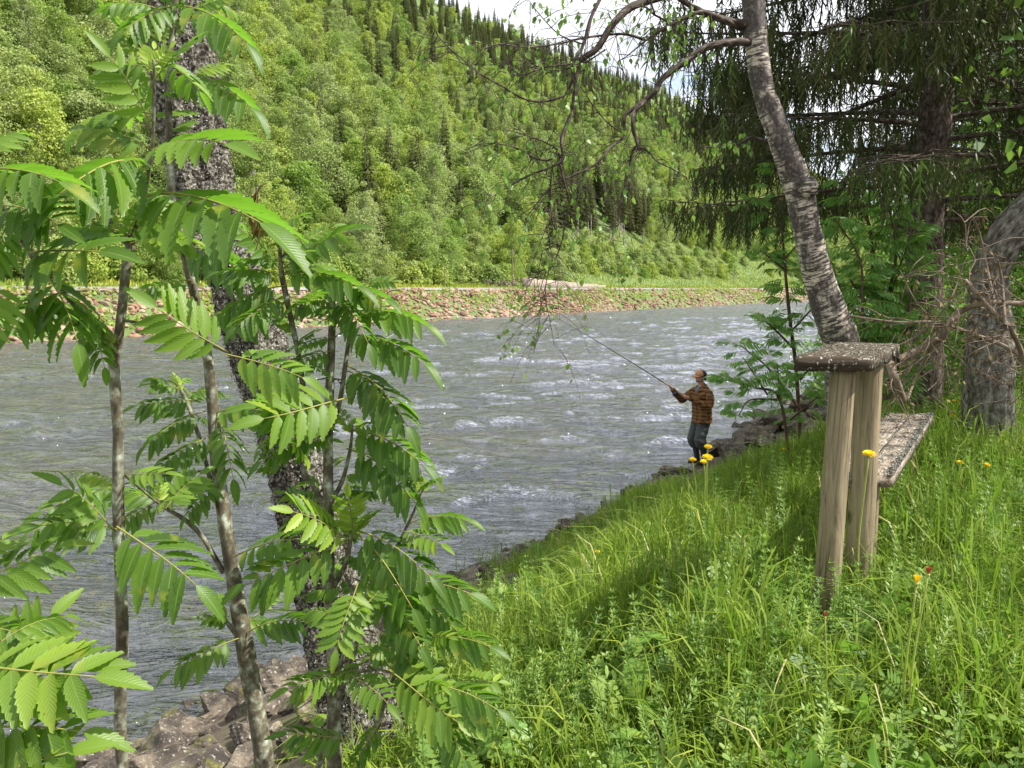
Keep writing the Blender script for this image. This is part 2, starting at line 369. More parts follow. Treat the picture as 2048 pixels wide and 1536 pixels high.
b3 = N(t, 'ShaderNodeBump'); b3.inputs['Strength'].default_value = .8; b3.inputs['Distance'].default_value = .045; t.links.new(a3, b3.inputs['Height'])
b2 = N(t, 'ShaderNodeBump'); b2.inputs['Strength'].default_value = 1; b2.inputs['Distance'].default_value = .22; t.links.new(rid.outputs[0], b2.inputs['Height']); t.links.new(b3.outputs[0], b2.inputs['Normal'])
b1 = N(t, 'ShaderNodeBump'); b1.inputs['Strength'].default_value = 1; b1.inputs['Distance'].default_value = .40; t.links.new(a1, b1.inputs['Height']); t.links.new(b2.outputs[0], b1.inputs['Normal'])
t.links.new(b1.outputs[0], b.inputs['Normal'])
b.inputs['Specular IOR Level'].default_value = 0.0; fr_ = t.nodes.new('ShaderNodeFresnel'); fr_.inputs[0].default_value = 1.34; t.links.new(b1.outputs[0], fr_.inputs['Normal'])
fa = N(t, 'ShaderNodeMath', operation='MULTIPLY_ADD', use_clamp=True); t.links.new(fr_.outputs[0], fa.inputs[0]); fa.inputs[1].default_value = 2.4; fa.inputs[2].default_value = .21
gls = t.nodes.new('ShaderNodeBsdfGlossy'); gls.inputs['Roughness'].default_value = .03; gls.inputs['Color'].default_value = (.90, .92, 1, 1); t.links.new(b1.outputs[0], gls.inputs['Normal'])
wm = t.nodes.new('ShaderNodeMixShader'); t.links.new(fa.outputs[0], wm.inputs[0]); t.links.new(b.outputs[0], wm.inputs[1]); t.links.new(gls.outputs[0], wm.inputs[2]); t.links.new(wm.outputs[0], o.inputs[0]); MT['water'] = m
_r = np.random.default_rng(21)
WAVES = [(lam, R(86)+_r.normal()*R(30), _r.uniform(0, 6.28)) for lam in np.geomspace(.42, 5.0, 50)]
def wave(x, y):
    wx = x+.5*nz2d(x, y, 2.2, 1); wy = y+.5*nz2d(x, y, 2.0, 6); h = 0
    for i, (lam, a, ph) in enumerate(WAVES):
        k = 6.283/lam; mod = .85+.3*np.sin(x*.7/lam**.5+i)*np.sin(y*.5/lam**.5+2*i)
        h = h+lam*.0072*mod*np.sin(k*(wx*math.cos(a)+wy*math.sin(a))+ph)
    for px, py, d, hh, rr in [(90, 865, 0, .20, .55), (60, 905, 0, .08, .5), (560, 1010, 0, .07, .5), (640, 960, 0, .06, .6)]:
        q = P(px, py, 10); tt = (CZ-WZ)/(CZ-q.z); cxw, cyw = q.x*tt, 10*tt
        h = h+hh*np.exp(-(((x-cxw)/(rr*1.6))**2+((y-cyw)/rr)**2))*(1+.25*np.sin(x*9+y*5))
    return h
def water_fn(U, V_):
    x = U*DX+V_*NX; y = U*DY+V_*NY; edge = np.clip((V_-4.6)/2.5, .25, 1)*np.clip((FAR+.5-V_)/2, .3, 1)
    return x, y, WZ+wave(x, y)*edge
wu = both(-30, -1, 42, 3000, .13, 1.018); wv_ = np.array(list(np.arange(3.6, 24, .12))+prog(24, 55.5, .13, 1.012))
water = gridmesh('river', wu, wv_, water_fn, MT['water']); struct(water)
co = np.empty(len(water.data.vertices)*3, np.float32); water.data.vertices.foreach_get('co', co); co = co.reshape(-1, 3)
uu = co[:, 0]*DX+co[:, 1]*DY; vv = co[:, 0]*NX+co[:, 1]*NY
rap = .6*np.clip((uu-105)/70, 0, 1)*(.55+.45*nz2d(co[:, 0], co[:, 1], 9))
a = water.data.attributes.new('var', 'FLOAT', 'POINT'); a.data.foreach_set('value', np.clip(rap, 0, 1).astype(np.float32))
# river bed below
m, t, o, b = M_new('river_bed'); b.inputs['Base Color'].default_value = (.04, .035, .02, 1)

# ------------------------------------------------------------------ stones
def ico(sub):
    import bmesh
    bm = bmesh.new(); bmesh.ops.create_icosphere(bm, subdivisions=sub, radius=1)
    V = np.array([v.co[:] for v in bm.verts]); Fq = np.array([[v.index for v in f.verts] for f in bm.faces]); bm.free(); return V, Fq
def rock_t(seed, sub, sx=1, sy=.8, sz=.6, cuts=11, rough=.05):
    V, Fq = ico(sub); r = np.random.default_rng(seed)
    V = V.copy()
    for k in range(cuts):
        n = nrm(r.normal(size=3)); d = r.uniform(.52, .86); q = V@n-d; V -= np.outer(np.clip(q, 0, None), n)
    if rough:
        V *= (1+rough*(np.sin(V[:, 0]*7+seed)*np.sin(V[:, 1]*6+2*seed)+.6*np.sin(V[:, 2]*17+V[:, 0]*11+seed)+.4*np.sin(V[:, 1]*31+V[:, 2]*23)))[:, None]
    return V*np.array([sx, sy, sz]), Fq
m, t, o, b = M_new('bank_boulder'); g = geo(t); oc = objc(t)
n1 = noise_n(t, g, 5, 8, .65, .4); n2 = noise_n(t, g, 38, 6, .65); n3 = noise_n(t, g, 3.2, 6, .6)
c = ramp(t, [(.3, (.015, .011, .009)), (.45, (.045, .034, .026)), (.56, (.095, .075, .056)), (.70, (.21, .17, .12))], n1).outputs[0]
sp = ramp(t, [(.57, (0, 0, 0)), (.66, (1, 1, 1))], n2).outputs[0]
c = mixc(t, sp, c, (.30, .28, .235)); c = mixc(t, .75, c, mixc(t, .5, c, c, 'MIX'))
ms_ = ramp(t, [(.56, (0, 0, 0)), (.64, (1, 1, 1))], n3).outputs[0]
c = mixc(t, ms_, c, ramp(t, [(.35, (.025, .028, .008)), (.65, (.15, .14, .03))], n2).outputs[0])
t.links.new(c, b.inputs['Base Color']); b.inputs['Roughness'].default_value = .85; bump(t, b, n1, .8, .04); MT['boulder'] = m
m, t, o, b = M_new('embankment_stone')
v1 = attr(t, 'var').outputs['Fac']; n2 = noise_n(t, geo(t), 5, 6, .65)
c = ramp(t, [(0, (.07, .042, .033)), (.3, (.16, .085, .057)), (.55, (.25, .15, .095)), (.8, (.31, .23, .16)), (1, (.22, .19, .18))], v1).outputs[0]
c = mixc(t, .5, c, mixc(t, 1.0, c, ramp(t, [(.3, (.4, .4, .4)), (.7, (1.3, 1.3, 1.3))], n2).outputs[0], 'MULTIPLY'))
t.links.new(c, b.inputs['Base Color']); b.inputs['Roughness'].default_value = .9; MT['riprap'] = m

rt = [rock_t(100+i, 2, 1, .75, .5, 7, 0) for i in range(6)]
acc = Acc(); r = np.random.default_rng(3)
NS = 6200
u_ = np.concatenate([r.uniform(8, 110, 3900), r.uniform(110, 330, NS-3900)]); t_ = r.uniform(-.5, 5.25, NS)
sz_ = r.uniform(.17, .42, NS)*np.where(u_ > 110, 1.35, 1)
for i in range(6):
    k = np.arange(NS) % 6 == i
    X, Y, Z = rand_frames(k.sum(), r, 1.2)
    x, y = UV(u_[k], FAR+t_[k]); z = hill(u_[k], t_[k])+sz_[k]*.15
    M, pos = frames(X, Y, Z, np.stack([x, y, z], -1), sz_[k])
    patch = .5+.35*nz2d(x, y, 9, 4)
    place(acc, rt[i][0], rt[i][1], M, pos, np.clip(patch*.6+r.uniform(0, .55, k.sum()), 0, 1))
riprap = acc.build('riprap', MT['riprap'], smooth=False)
tag(riprap, 'reddish and tan riprap stones covering the far embankment below the road', 'riprap', kind='stuff')
rp = [mk('embankment_stone', *rock_t(140+i, 3, 1, .7, .55, 9, .02), [MT['riprap']], smooth=False, var=np.full(162, .15+.17*i)) for i in range(5)]
for i in range(110):
    src = rp[i % 5]; oo = src if i < 5 else src.copy()
    if i >= 5: COL.objects.link(oo)
    u = r.uniform(14, 100); tq = r.choice([r.uniform(-.4, .8), r.uniform(-.4, 4.6)]); x, y = UV(u, FAR+tq)
    sc = r.uniform(.38, .72); oo.location = (x, y, float(hill(u, tq))+.1); oo.scale = (sc, sc, sc); oo.rotation_euler = (r.uniform(-.5, .5), r.uniform(-.5, .5), r.uniform(0, 6))
    lab = ['dark reddish block set among the riprap of the far embankment', 'red brown block set among the riprap of the far embankment', 'orange tan block set among the riprap of the far embankment', 'pale tan block set among the riprap of the far embankment', 'greyish pink block set among the riprap of the far embankment'][i % 5]
    tag(oo, lab, 'stone', ['dark reddish', 'red brown', 'orange tan', 'pale tan', 'greyish pink'][i % 5]+' larger blocks of the far embankment')
# two big slabs at the far waterline, straight above the rod tip
for px, py, w_, va, lb in [(1128, 618, 1.5, .62, 'long pale slanting slab at the far waterline just right of the rod tip'), (1092, 620, 1.1, .2, 'reddish upright slab at the far waterline beside the rod tip'), (1030, 628, 1.1, .75, 'pale flat slab lying at the far waterline left of the rod tip')]:
    Vr, Fr = rock_t(int(px), 3, 1, .6, .4, 8, .02); oo = mk('embankment_stone', Vr, Fr, MT['riprap'], smooth=False, var=np.full(len(Vr), va)); tag(oo, lb, 'stone')
    y = 3.2*F/(py-578)*1.0; q = P(px, py, y); oo.location = q; oo.scale = (w_, w_, w_); oo.rotation_euler = (.2, -.35, 2.6)

# boulders of the near bank
bt = [mk('boulder', *rock_t(10+i, 5, 1, .8-.03*i, .62, 13, .035), [MT['boulder']], smooth=True) for i in range(7)]
for q in bt: q.data.polygons.foreach_set('use_smooth', np.zeros(len(q.data.polygons), bool))
bi = 0
def boulder(x, y, z, s, label, group=None, rot=None, k=None, sc=(1, 1, 1)):
    global bi
    src = bt[(bi if k is None else k) % 7]
    if bi < 7: oo = bt[bi]
    else: oo = src.copy(); COL.objects.link(oo)
    bi += 1
    oo.location = (x, y, z); oo.scale = (s*sc[0], s*sc[1], s*sc[2]); oo.rotation_euler = rot or (random.uniform(-.5, .5), random.uniform(-.5, .5), random.uniform(0, 6.3))
    return tag(oo, label, 'boulder', group)
q = P(1400, 927, 14.4)
boulder(q.x-.12, q.y+.02, q.z-.33, .62, 'dark flat-topped boulder under the feet of the angler', rot=(0, .04, .3), sc=(1.15, .9, .62))
for px, py, y, s, rz, lb in [
        (1478, 912, 13.9, .52, 2.2, 'big tilted grey brown boulder right of the boots of the angler'),
        (1512, 880, 15.6, .52, 2.0, 'dark wedge-shaped boulder above the big tilted boulder by the angler'),
        (1436, 893, 15.3, .36, .8, 'small mossy boulder between the angler and the dark wedge-shaped one'),
        (1350, 948, 14.0, .34, .2, 'low dark boulder at the water left of the boots of the angler'),
        (1262, 985, 12.9, .24, 1.1, 'small dark upright stone at the waterline in the gap between grass and river'),
        (1190, 1022, 12.1, .26, .2, 'dark wet stone lying in the shallows left of the small upright stone'),
        (1140, 1052, 11.3, .25, .9, 'dark rounded stone at the waterline where the grass begins'),
        (1120, 1095, 10.3, .22, .9, 'tan stone half hidden by grass at the middle of the shoreline'),
        (600, 1385, 5.3, .36, .5, 'tall tan boulder at the water left of the lichened trunk'),
        (640, 1440, 4.75, .30, 1.5, 'pale lichen-crusted boulder below the tall tan one'),
        (590, 1420, 5.2, .22, 2.5, 'small brown boulder tucked between two larger ones by the lichened trunk'),
        (650, 1500, 4.4, .26, .4, 'mossy brown boulder against the foot of the lichened trunk'),
        (570, 1480, 4.75, .27, 3.0, 'mossy slanting boulder between the second sapling and the lichened trunk'),
        (500, 1500, 4.85, .26, 1.1, 'reddish rounded boulder right behind the second sapling stem'),
        (395, 1515, 4.95, .30, .1, 'round pale boulder at the water in the bottom left corner group'),
        (320, 1520, 4.9, .34, 1.9, 'angular tan boulder with moss beside the leftmost sapling stem'),
        (225, 1530, 5.1, .33, .6, 'dark sloping boulder behind the leftmost sapling stem'),
        (450, 1535, 4.6, .24, .6, 'small dark boulder between the round pale one and the second stem')]:
    q = P(px, py, y); boulder(q.x, q.y, q.z, s, lb, rot=(random.uniform(-.4, .4), random.uniform(-.4, .4), rz))
for ci in range(20*11):      # lower left foreshore, a jittered carpet of stones
    u = .9+(ci//11)*.30+random.uniform(-.13, .13); s = -.2+(ci % 11)*.30+random.uniform(-.13, .13)
    if s > (3.0 if u < 4 else 1.9 if u < 6 else 1.1): continue
    x, y = UV(u, NEAR-s)
    z = float(ground(x, y))+.02; px, py = proj((x, y, z))
    if px < -120 or py > 1680: continue
    lb = ('wet brown stone at the waterline ' if s < .25 else 'brown stone ' if s < .8 else 'lichened stone high on the foreshore ')+('left of the leftmost sapling stem' if px < 235 else 'between the leftmost and the middle sapling stems' if px < 500 else 'between the middle stem and the lichened trunk' if px < 640 else 'behind the lichened trunk')
    boulder(x, y, z, random.choice([.10, .13, .16, .19, .24])*random.uniform(.85, 1.15), lb, lb.replace('stone', 'stones'))
for i in range(40):
    u = random.uniform(6.8, 13.4); s = random.uniform(-.3, .55); x, y = UV(u, NEAR-s)
    boulder(x, y, float(ground(x, y))+.01, random.uniform(.11, .24), 'small dark stone along the waterline in front of the angler', 'small stones along the waterline in front of the angler')
for i in range(95):      # rocky shore beyond the angler
    u = random.uniform(14.8, 33); s = random.uniform(-.3, 2.3); x, y = UV(u, NEAR-s)
    if proj((x, y, -1.8))[0] < 1455: continue
    boulder(x, y, float(ground(x, y))+.12, random.uniform(.24, .52), 'brown slabby rock of the rough shore beyond the angler', 'rocks of the rough shore beyond the angler', sc=(1.3, 1, .6))

# ================================================================== FOREST ON THE FAR VALLEY SIDE
def quad_leaf(w=1.0, h=1.0): return np.array([[-.5*w, 0, 0], [0, -.1*h, .05], [.5*w, .35*h, 0], [0, h, .08]]), np.array([[0, 1, 2, 3]])
def broadleaf(seed, H, Wd, n, leaf, low=.12, elong=1.0):
    "crown Acc and trunk Acc of a leafy tree, base at the origin"
    r = np.random.default_rng(seed); crown = Acc(); tr = Acc()
    lean = r.normal(size=2)*.03*H
    addtube(tr, [(0, 0, -.4), (lean[0]*.4, lean[1]*.4, H*.4), (lean[0], lean[1], H*.85)], [H*.013, H*.009, H*.003], 6)
    nb = 46; cs = []; rs = []
    for i in range(nb):
        f = (i+.5)/nb; z = H*(low+(1-low)*f); prof = (np.sin(np.pi*min(1, (f*.80+.16)))**.75)
        a = i*2.4+r.uniform(-1, 1); rad = Wd*prof*r.uniform(.2, 1.15); z += r.uniform(-.07, .07)*H
        c = np.array([math.cos(a)*rad+lean[0]*f, math.sin(a)*rad+lean[1]*f, z-rad*.15]); cs.append(c); rs.append(Wd*r.uniform(.24, .56)*(.5+.6*prof))
        if i % 2 == 0: addtube(tr, [(lean[0]*f*.8, lean[1]*f*.8, z*.78), c*.6+np.array([0, 0, z*.36]), c], [H*.005, H*.003, H*.0012], 4, sub=2)
    cs = np.array(cs); rs = np.array(rs); k = r.integers(0, nb, n)
    d = rand_unit(n, r)*(r.uniform(.35, 1, n)**.45)[:, None]; pos = cs[k]+d*rs[k][:, None]*np.array([1, 1, .75*elong])
    out_ = nrm(d+np.array([0, 0, .5])); Z = nrm(out_+.8*rand_unit(n, r)); X = nrm(np.cross(Z, rand_unit(n, r))); Y = np.cross(Z, X)
    M, pos = frames(X, Y, Z, pos, leaf*r.uniform(.6, 1.35, n)); V, Fq = quad_leaf()
    place(crown, V, Fq, M, pos, np.clip(.5+.28*(r.random(nb)[k]-.5)*2+r.normal(size=n)*.2, 0, 1))
    return crown, tr
def conifer(seed, H, Wd, n, bare=.0):
    r = np.random.default_rng(seed); crown = Acc(); tr = Acc()
    addtube(tr, [(0, 0, -.4), (0, 0, H*.5), (0, 0, H*.98)], [H*.013, H*.008, H*.001], 6)
    f = bare+(1-bare)*(1-np.sqrt(r.random(n)))*1.0; f = np.clip(f, bare, 1)
    tier = np.round(f*26)/26+r.normal(size=n)*.008; a = np.round(r.random(n)*13)/13*6.283+tier*37+r.normal(size=n)*.10
    maxr = Wd*(1-tier)**.85*(.75+.25*np.sin(tier*91+a*2)); rad = maxr*r.uniform(.15, 1, n)**.6
    z = tier*H-rad*.28+.12*Wd*np.exp(-((rad-maxr)/(.3*Wd))**2)
    pos = np.stack([np.cos(a)*rad, np.sin(a)*rad, z], -1)
    Y = nrm(np.stack([np.cos(a), np.sin(a), -.55+0*a], -1)+.35*rand_unit(n, r)); X = nrm(np.cross(Y, np.array([0, 0, 1.])+.7*rand_unit(n, r))); Z = np.cross(X, Y)
    M, pos = frames(X, Y, Z, pos, Wd*.20*r.uniform(.5, 1.3, n)*(1.15-.55*tier)); V, Fq = quad_leaf(.42, 1.3)
    place(crown, V, Fq, M, pos, np.clip(.35+.35*rad/Wd+r.normal(size=n)*.2, 0, 1)); return crown, tr
KIND = {}
HL = [('a', 10.5, 3.2, 9500, .20, .05), ('b', 8, 3.0, 8600, .20, .03), ('c', 12.5, 2.7, 6000, .19, .28), ('d', 9, 3.8, 10000, .21, .02)]
protos = []
for i, (k, H, Wd, n, lf, low) in enumerate(HL):
    c, tr = broadleaf(300+i, H, Wd, n, lf, low); protos.append(('leafy_tree', c, tr, H))
for i, (H, Wd, n, bare) in enumerate([(14, 2.3, 4200, .03), (17, 2.4, 4600, .05), (15, 1.7, 3200, .42)]):
    c, tr = conifer(400+i, H, Wd, n, bare); protos.append(('spruce_tree', c, tr, H))
for i in range(2):
    c, tr = broadleaf(350+i, 3.0, 1.7, 2600, .20, 0.0, 1.0); protos.append(('shrub', c, tr, 3.0))
MESH = []
for kd, c, tr, H in protos:
    oc_ = c.build('crown', MT['hill_needle'] if kd == 'spruce_tree' else MT['hill_leaf']); ot = tr.build('trunk', MT['hill_trunk'])
    MESH.append((kd, oc_.data, ot.data, H)); bpy.data.objects.remove(oc_); bpy.data.objects.remove(ot)
# sites: jittered grid over the slope seen by the camera (with a margin to the sides)
r = np.random.default_rng(77); sites = []
def add_site(u, tq, k, sc): 
    x, y = UV(u, FAR+tq); sites.append((math.hypot(x, y), x, y, float(hill(u, tq))-.2, k, sc, u, tq))
def visible(x, y, z):
    px, py = proj((x, y, z)); return -260 < px < 1860 and y > 5
tq = 20.0
while tq < 330:
    step = 3.9+tq*.012
    u = -40.0
    while u < 1500:
        d = math.hypot(u, tq+FAR); st = step*(1+max(0, d-150)/420)
        uu_ = u+r.uniform(-.45, .45)*st; t2 = tq+r.uniform(-.45, .45)*step; u += st
        x, y = UV(uu_, FAR+t2); z = float(hill(uu_, t2))
        if not visible(x, y, z): continue
        px, py = proj((x, y, z)); nn = .5+.5*float(nz2d(np.float64(x), np.float64(y), 28, 9))
        if t2 < 38 and uu_ > 128 and uu_ < 330: 
            if r.random() < .55 or t2 < 26: continue
            add_site(uu_, t2, 7+int(r.random() < .5), r.uniform(.8, 1.3)); continue
        psp = np.interp(t2, [20, 95, 150, 230, 330], [.06, .20, .50, .88, .92])+.7*(nn-.5)
        if 1110 < px < 1300 and t2 < 60: psp = .95
        if px < 640 and t2 < 200: psp -= .35
        if r.random() < psp:
            k = 4+int(r.random() < .5); 
            if 1110 < px < 1300 and t2 < 45: k = 6
            sc = r.uniform(.65, 1.15)
        else: k = int(r.integers(0, 4)); sc = r.uniform(.55, 1.35)*(1.0 if t2 > 30 else .7)
        add_site(uu_, t2, k, sc)
    tq += step
for i in range(230):       # shrubs along the foot of the slope
    uu_ = r.uniform(12, 240); t2 = r.uniform(16.5, 23) if uu_ < 128 else r.uniform(24, 34)
    x, y = UV(uu_, FAR+t2)
    if visible(x, y, 3): add_site(uu_, t2, 7+int(r.random() < .5), r.uniform(.55, 1.25))
sites.sort(key=lambda q: q[0])
LB = {'leafy_tree': ['tall yellow green leafy tree on the near part of the far slope', 'bushy green leafy tree on the near part of the far slope', 'slender grey green leafy tree on the near part of the far slope', 'broad bright green leafy tree on the near part of the far slope'],
      'spruce_tree': ['small dark spruce among the leafy trees of the far slope', 'tall dark spruce among the leafy trees of the far slope', 'spruce with a bare lower trunk in the stand above the far road'],
      'shrub': ['low green shrub at the foot of the far slope', 'rounded green shrub at the foot of the far slope']}
cnt = {'leafy_tree': 0, 'spruce_tree': 0, 'shrub': 0}; rest = []; kid = [0, 1, 2, 3, 0, 1, 2, 0, 1]
LIM = {'leafy_tree': 290, 'spruce_tree': 110, 'shrub': 170}
for d, x, y, z, k, sc, u, t2 in sites:
    kd, cm, tm, H = MESH[k]
    if cnt[kd] >= LIM[kd]: rest.append((x, y, z, k, sc)); continue
    cnt[kd] += 1
    px, py = proj((x, y, z))
    where = 'at the left edge of the photo' if px < 230 else 'left of the lichened trunk' if px < 400 else 'right of the lichened trunk' if px < 620 else 'above the bushiest foreground rowan' if px < 800 else 'left of the utility pole' if px < 1025 else 'above the pale retaining wall' if px < 1210 else 'above the angler' if px < 1430 else 'behind the leaning birch'
    row = ('by the road ' if t2 < 26 else 'low down ' if t2 < 36 else 'partway up ' if t2 < 55 else 'high up ')
    look = LB[kd][kid[k]].split(' on the near')[0].split(' at the foot')[0].split(' among')[0].split(' in the stand')[0]; lab = look+' '+row+where
    e = thing(kd, lab, {'leafy_tree': 'tree', 'spruce_tree': 'spruce', 'shrub': 'shrub'}[kd], (x, y, z), r.uniform(0, 6.28), lab.replace(' tree ', ' trees ').replace('spruce ', 'spruces ').replace('shrub ', 'shrubs '))
    e.scale = (sc*r.uniform(.85, 1.15), sc*r.uniform(.85, 1.15), sc); e.rotation_euler[0] = r.normal()*.03
    for nm, me in (('crown', cm), ('trunk', tm)):
        ch = bpy.data.objects.new(nm, me); COL.objects.link(ch); ch.parent = e
print('forest individuals', cnt, 'rest', len(rest))
# the far rest of the wood is one mass: points carrying instances
src = bpy.data.collections.new('forest_sources')
for i, (kd, cm, tm, H) in enumerate(MESH):
    me = bpy.data.meshes.new('forest_tree_%02d' % i)
    import bmesh as _bm
    bm = _bm.new(); bm.from_mesh(cm); nf = len(bm.faces); bm.from_mesh(tm); bm.faces.ensure_lookup_table()
    for f in bm.faces[nf:]: f.material_index = 1
    bm.to_mesh(me); bm.free(); me.materials.append(cm.materials[0]); me.materials.append(tm.materials[0])
    src.objects.link(bpy.data.objects.new('forest_tree_%02d' % i, me))
rest = np.array(rest)
fo_me = bpy.data.meshes.new('forest'); fo_me.vertices.add(len(rest)); fo_me.vertices.foreach_set('co', rest[:, :3].astype(np.float32).ravel())
for nm, ty, dat in (('kind_index', 'INT', rest[:, 3].astype(np.int32)), ('size', 'FLOAT', rest[:, 4].astype(np.float32)), ('turn', 'FLOAT', r.uniform(0, 6.28, len(rest)).astype(np.float32))):
    a = fo_me.attributes.new(nm, ty, 'POINT'); a.data.foreach_set('value', dat)
forest = bpy.data.objects.new('forest', fo_me); COL.objects.link(forest)
tag(forest, 'mixed wood of spruce and leafy trees covering the upper valley side', 'forest', kind='stuff')
ng = bpy.data.node_groups.new('forest_nodes', 'GeometryNodeTree')
ng.interface.new_socket('Geometry', in_out='INPUT', socket_type='NodeSocketGeometry'); ng.interface.new_socket('Geometry', in_out='OUTPUT', socket_type='NodeSocketGeometry')
gi = ng.nodes.new('NodeGroupInput'); go = ng.nodes.new('NodeGroupOutput'); ci = ng.nodes.new('GeometryNodeCollectionInfo'); ip = ng.nodes.new('GeometryNodeInstanceOnPoints')
ci.inputs['Collection'].default_value = src; ci.inputs['Separate Children'].default_value = True; ci.inputs['Reset Children'].default_value = True
ip.inputs['Pick Instance'].default_value = True
def nattr(nm, ty): n = ng.nodes.new('GeometryNodeInputNamedAttribute'); n.data_type = ty; n.inputs[0].default_value = nm; return n.outputs[0]
cx_ = ng.nodes.new('ShaderNodeCombineXYZ'); ng.links.new(nattr('turn', 'FLOAT'), cx_.inputs[2])
cs_ = ng.nodes.new('ShaderNodeCombineXYZ'); sz = nattr('size', 'FLOAT')
for q in range(3): ng.links.new(sz, cs_.inputs[q])
ng.links.new(gi.outputs[0], ip.inputs['Points']); ng.links.new(ci.outputs[0], ip.inputs['Instance']); ng.links.new(nattr('kind_index', 'INT'), ip.inputs['Instance Index'])
ng.links.new(cx_.outputs[0], ip.inputs['Rotation']); ng.links.new(cs_.outputs[0], ip.inputs['Scale']); ng.links.new(ip.outputs[0], go.inputs[0])
forest.modifiers.new('trees', 'NODES').node_group = ng

# meadow strip behind the road: yellow flowers and tall grass
acc = Acc(); n = 44000; u_ = r.uniform(10, 330, n); t_ = 11.3+(r.random(n)**.8)*np.where(u_ > 120, 34, 9.5); x, y = UV(u_, FAR+t_); z = hill(u_, t_)
X, Y, Z = rand_frames(n, r); Y = nrm(np.array([0, 0, 1.])+.45*rand_unit(n, r)); X = nrm(np.cross(Y, Z)); Z = np.cross(X, Y)
M, pos = frames(X, Y, Z, np.stack([x, y, z-.05], -1), r.uniform(.3, .75, n)); V, Fq = quad_leaf(.35, 1.0)
place(acc, V, Fq, M, pos, np.clip(.6+.25*nz2d(x, y, 7, 2)+r.normal(size=n)*.2, 0, 1))
mead = acc.build('meadow', leaf_mat('meadow_grass', [(0, (.09, .17, .03)), (.55, (.20, .28, .045)), (.8, (.34, .36, .05)), (1, (.55, .48, .05))], .3, (.3, .4, .05), .6))
tag(mead, 'bright grassy verge with yellow flowers between the far road and the wood', 'meadow grass', kind='stuff')
# weeds on the embankment
acc = Acc(); n = 5200; cu = r.uniform(20, 200, 60); ct_ = r.uniform(1.2, 4.9, 60); k = r.integers(0, 60, n); u_ = cu[k]+r.normal(size=n)*(.9+cu[k]*.012); t_ = np.clip(ct_[k]+r.normal(size=n)*.5, .6, 5.1)
x, y = UV(u_, FAR+t_); z = hill(u_, t_)+.18; Z = nrm(rand_unit(n, r)+np.array([0, 0, .7])); X = nrm(np.cross(Z, rand_unit(n, r)))
M, pos = frames(X, np.cross(Z, X), Z, np.stack([x, y, z+r.uniform(0, .35, n)], -1), r.uniform(.16, .34, n)); V, Fq = quad_leaf()
place(acc, V, Fq, M, pos, r.random(n)); ew = acc.build('weeds', MT['hill_leaf']); tag(ew, 'patches of green weeds growing between the stones of the far embankment', 'weeds', kind='stuff')

# retaining wall, stump pile, poles beside the far road
def wpt(px, t_):
    a = (px-1024)/F/.9925; D = (FAR+t_)/(NX*a+NY); return a*D, D
m, t, o, b = M_new('old_concrete'); n2 = noise_n(t, geo(t), 1.2, 9, .7); t.links.new(ramp(t, [(.3, (.13, .10, .075)), (.6, (.30, .25, .20))], n2).outputs[0], b.inputs['Base Color']); b.inputs['Roughness'].default_value = .95; bump(t, b, n2, .7, .08); MT['conc'] = m
def boxm(acc, p0, p1, th, z0, z1a, z1b, nseg=10):
    p0 = np.array(p0); p1 = np.array(p1); d = nrm(p1-p0); nn = np.array([-d[1], d[0]])*th; V = []
    for i in range(nseg+1):
        f = i/nseg; q = p0*(1-f)+p1*f; zt = z1a*(1-f)+z1b*f+.06*math.sin(i*2.3)
        V += [(*(q-nn), z0), (*(q+nn), z0), (*(q+nn), zt), (*(q-nn), zt)]
    Fq = []
    for i in range(nseg):
        a_ = i*4
        for j in range(4): Fq.append([a_+j, a_+(j+1) % 4, a_+4+(j+1) % 4, a_+4+j])
    Fq += [[3, 2, 1, 0], [nseg*4, nseg*4+1, nseg*4+2, nseg*4+3]]; acc.add(np.array(V), np.array(Fq))
x0, y0 = wpt(1046, 12.2); x1, y1 = wpt(1205, 12.4); acc = Acc(); boxm(acc, (x0, y0), (x1, y1), .35, 1.2, 3.25, 2.2, 14)
wl = acc.build('retaining_wall', MT['conc'], smooth=False); tag(wl, 'low pale retaining wall beside the far road left of the grassy slope', 'wall')
acc = Acc(); cx0, cy0 = wpt(1008, 12.4)
for i in range(70):
    c0 = np.array([cx0+random.uniform(-2.6, 2.6), cy0+random.uniform(-1.5, 1.5), 1.4+random.uniform(0, 1.2)]); d0 = nrm(np.random.default_rng(i).normal(size=3))*random.uniform(.6, 1.6)
    addtube(acc, [c0, c0+d0*.5+np.array([0, 0, .15]), c0+d0], [.09, .06, .02], 5, .1, 3)
def bare(px, t_, H, label, seed):
    q = np.random.default_rng(seed); xx, yy = wpt(px, t_); zz = float(hill(xx*DX+yy*DY, t_)); a2 = Acc(); addtube(a2, [(0, 0, -.3), (.1, 0, H*.5), (.5, 0, H)], [.11, .08, .03], 6, .05, 4)
    for i in range(26):
        f = q.uniform(.25, .98); p0 = np.array([.1+.4*f*f, 0, H*f]); d = nrm(np.array([q.normal(), q.normal(), .9])); L_ = H*.38*(1.15-f); p1 = p0+d*L_; addtube(a2, [p0, p0+d*L_*.5+[0, 0, .1], p1], [.045, .03, .012], 5, .05, 2)
        for _ in range(3): d2 = nrm(d+.8*rand_unit(1, q)[0]); addtube(a2, [p0+d*L_*.6, p0+d*L_*.6+d2*L_*.5], [.018, .007], 4, 0, 2)
    e_ = thing('bare_tree', label, 'tree', (xx, yy, zz)); a2.build('trunk', MT['hill_trunk'], e_)
bare(742, 27, 9.0, 'pale leafless tree among the green ones right of the lichened trunk', 3); bare(1460, 21, 5, 'small pale leafless tree above the far grassy slope', 4); bare(520, 30, 9, 'grey leafless tree just right of the upper lichened trunk', 6)
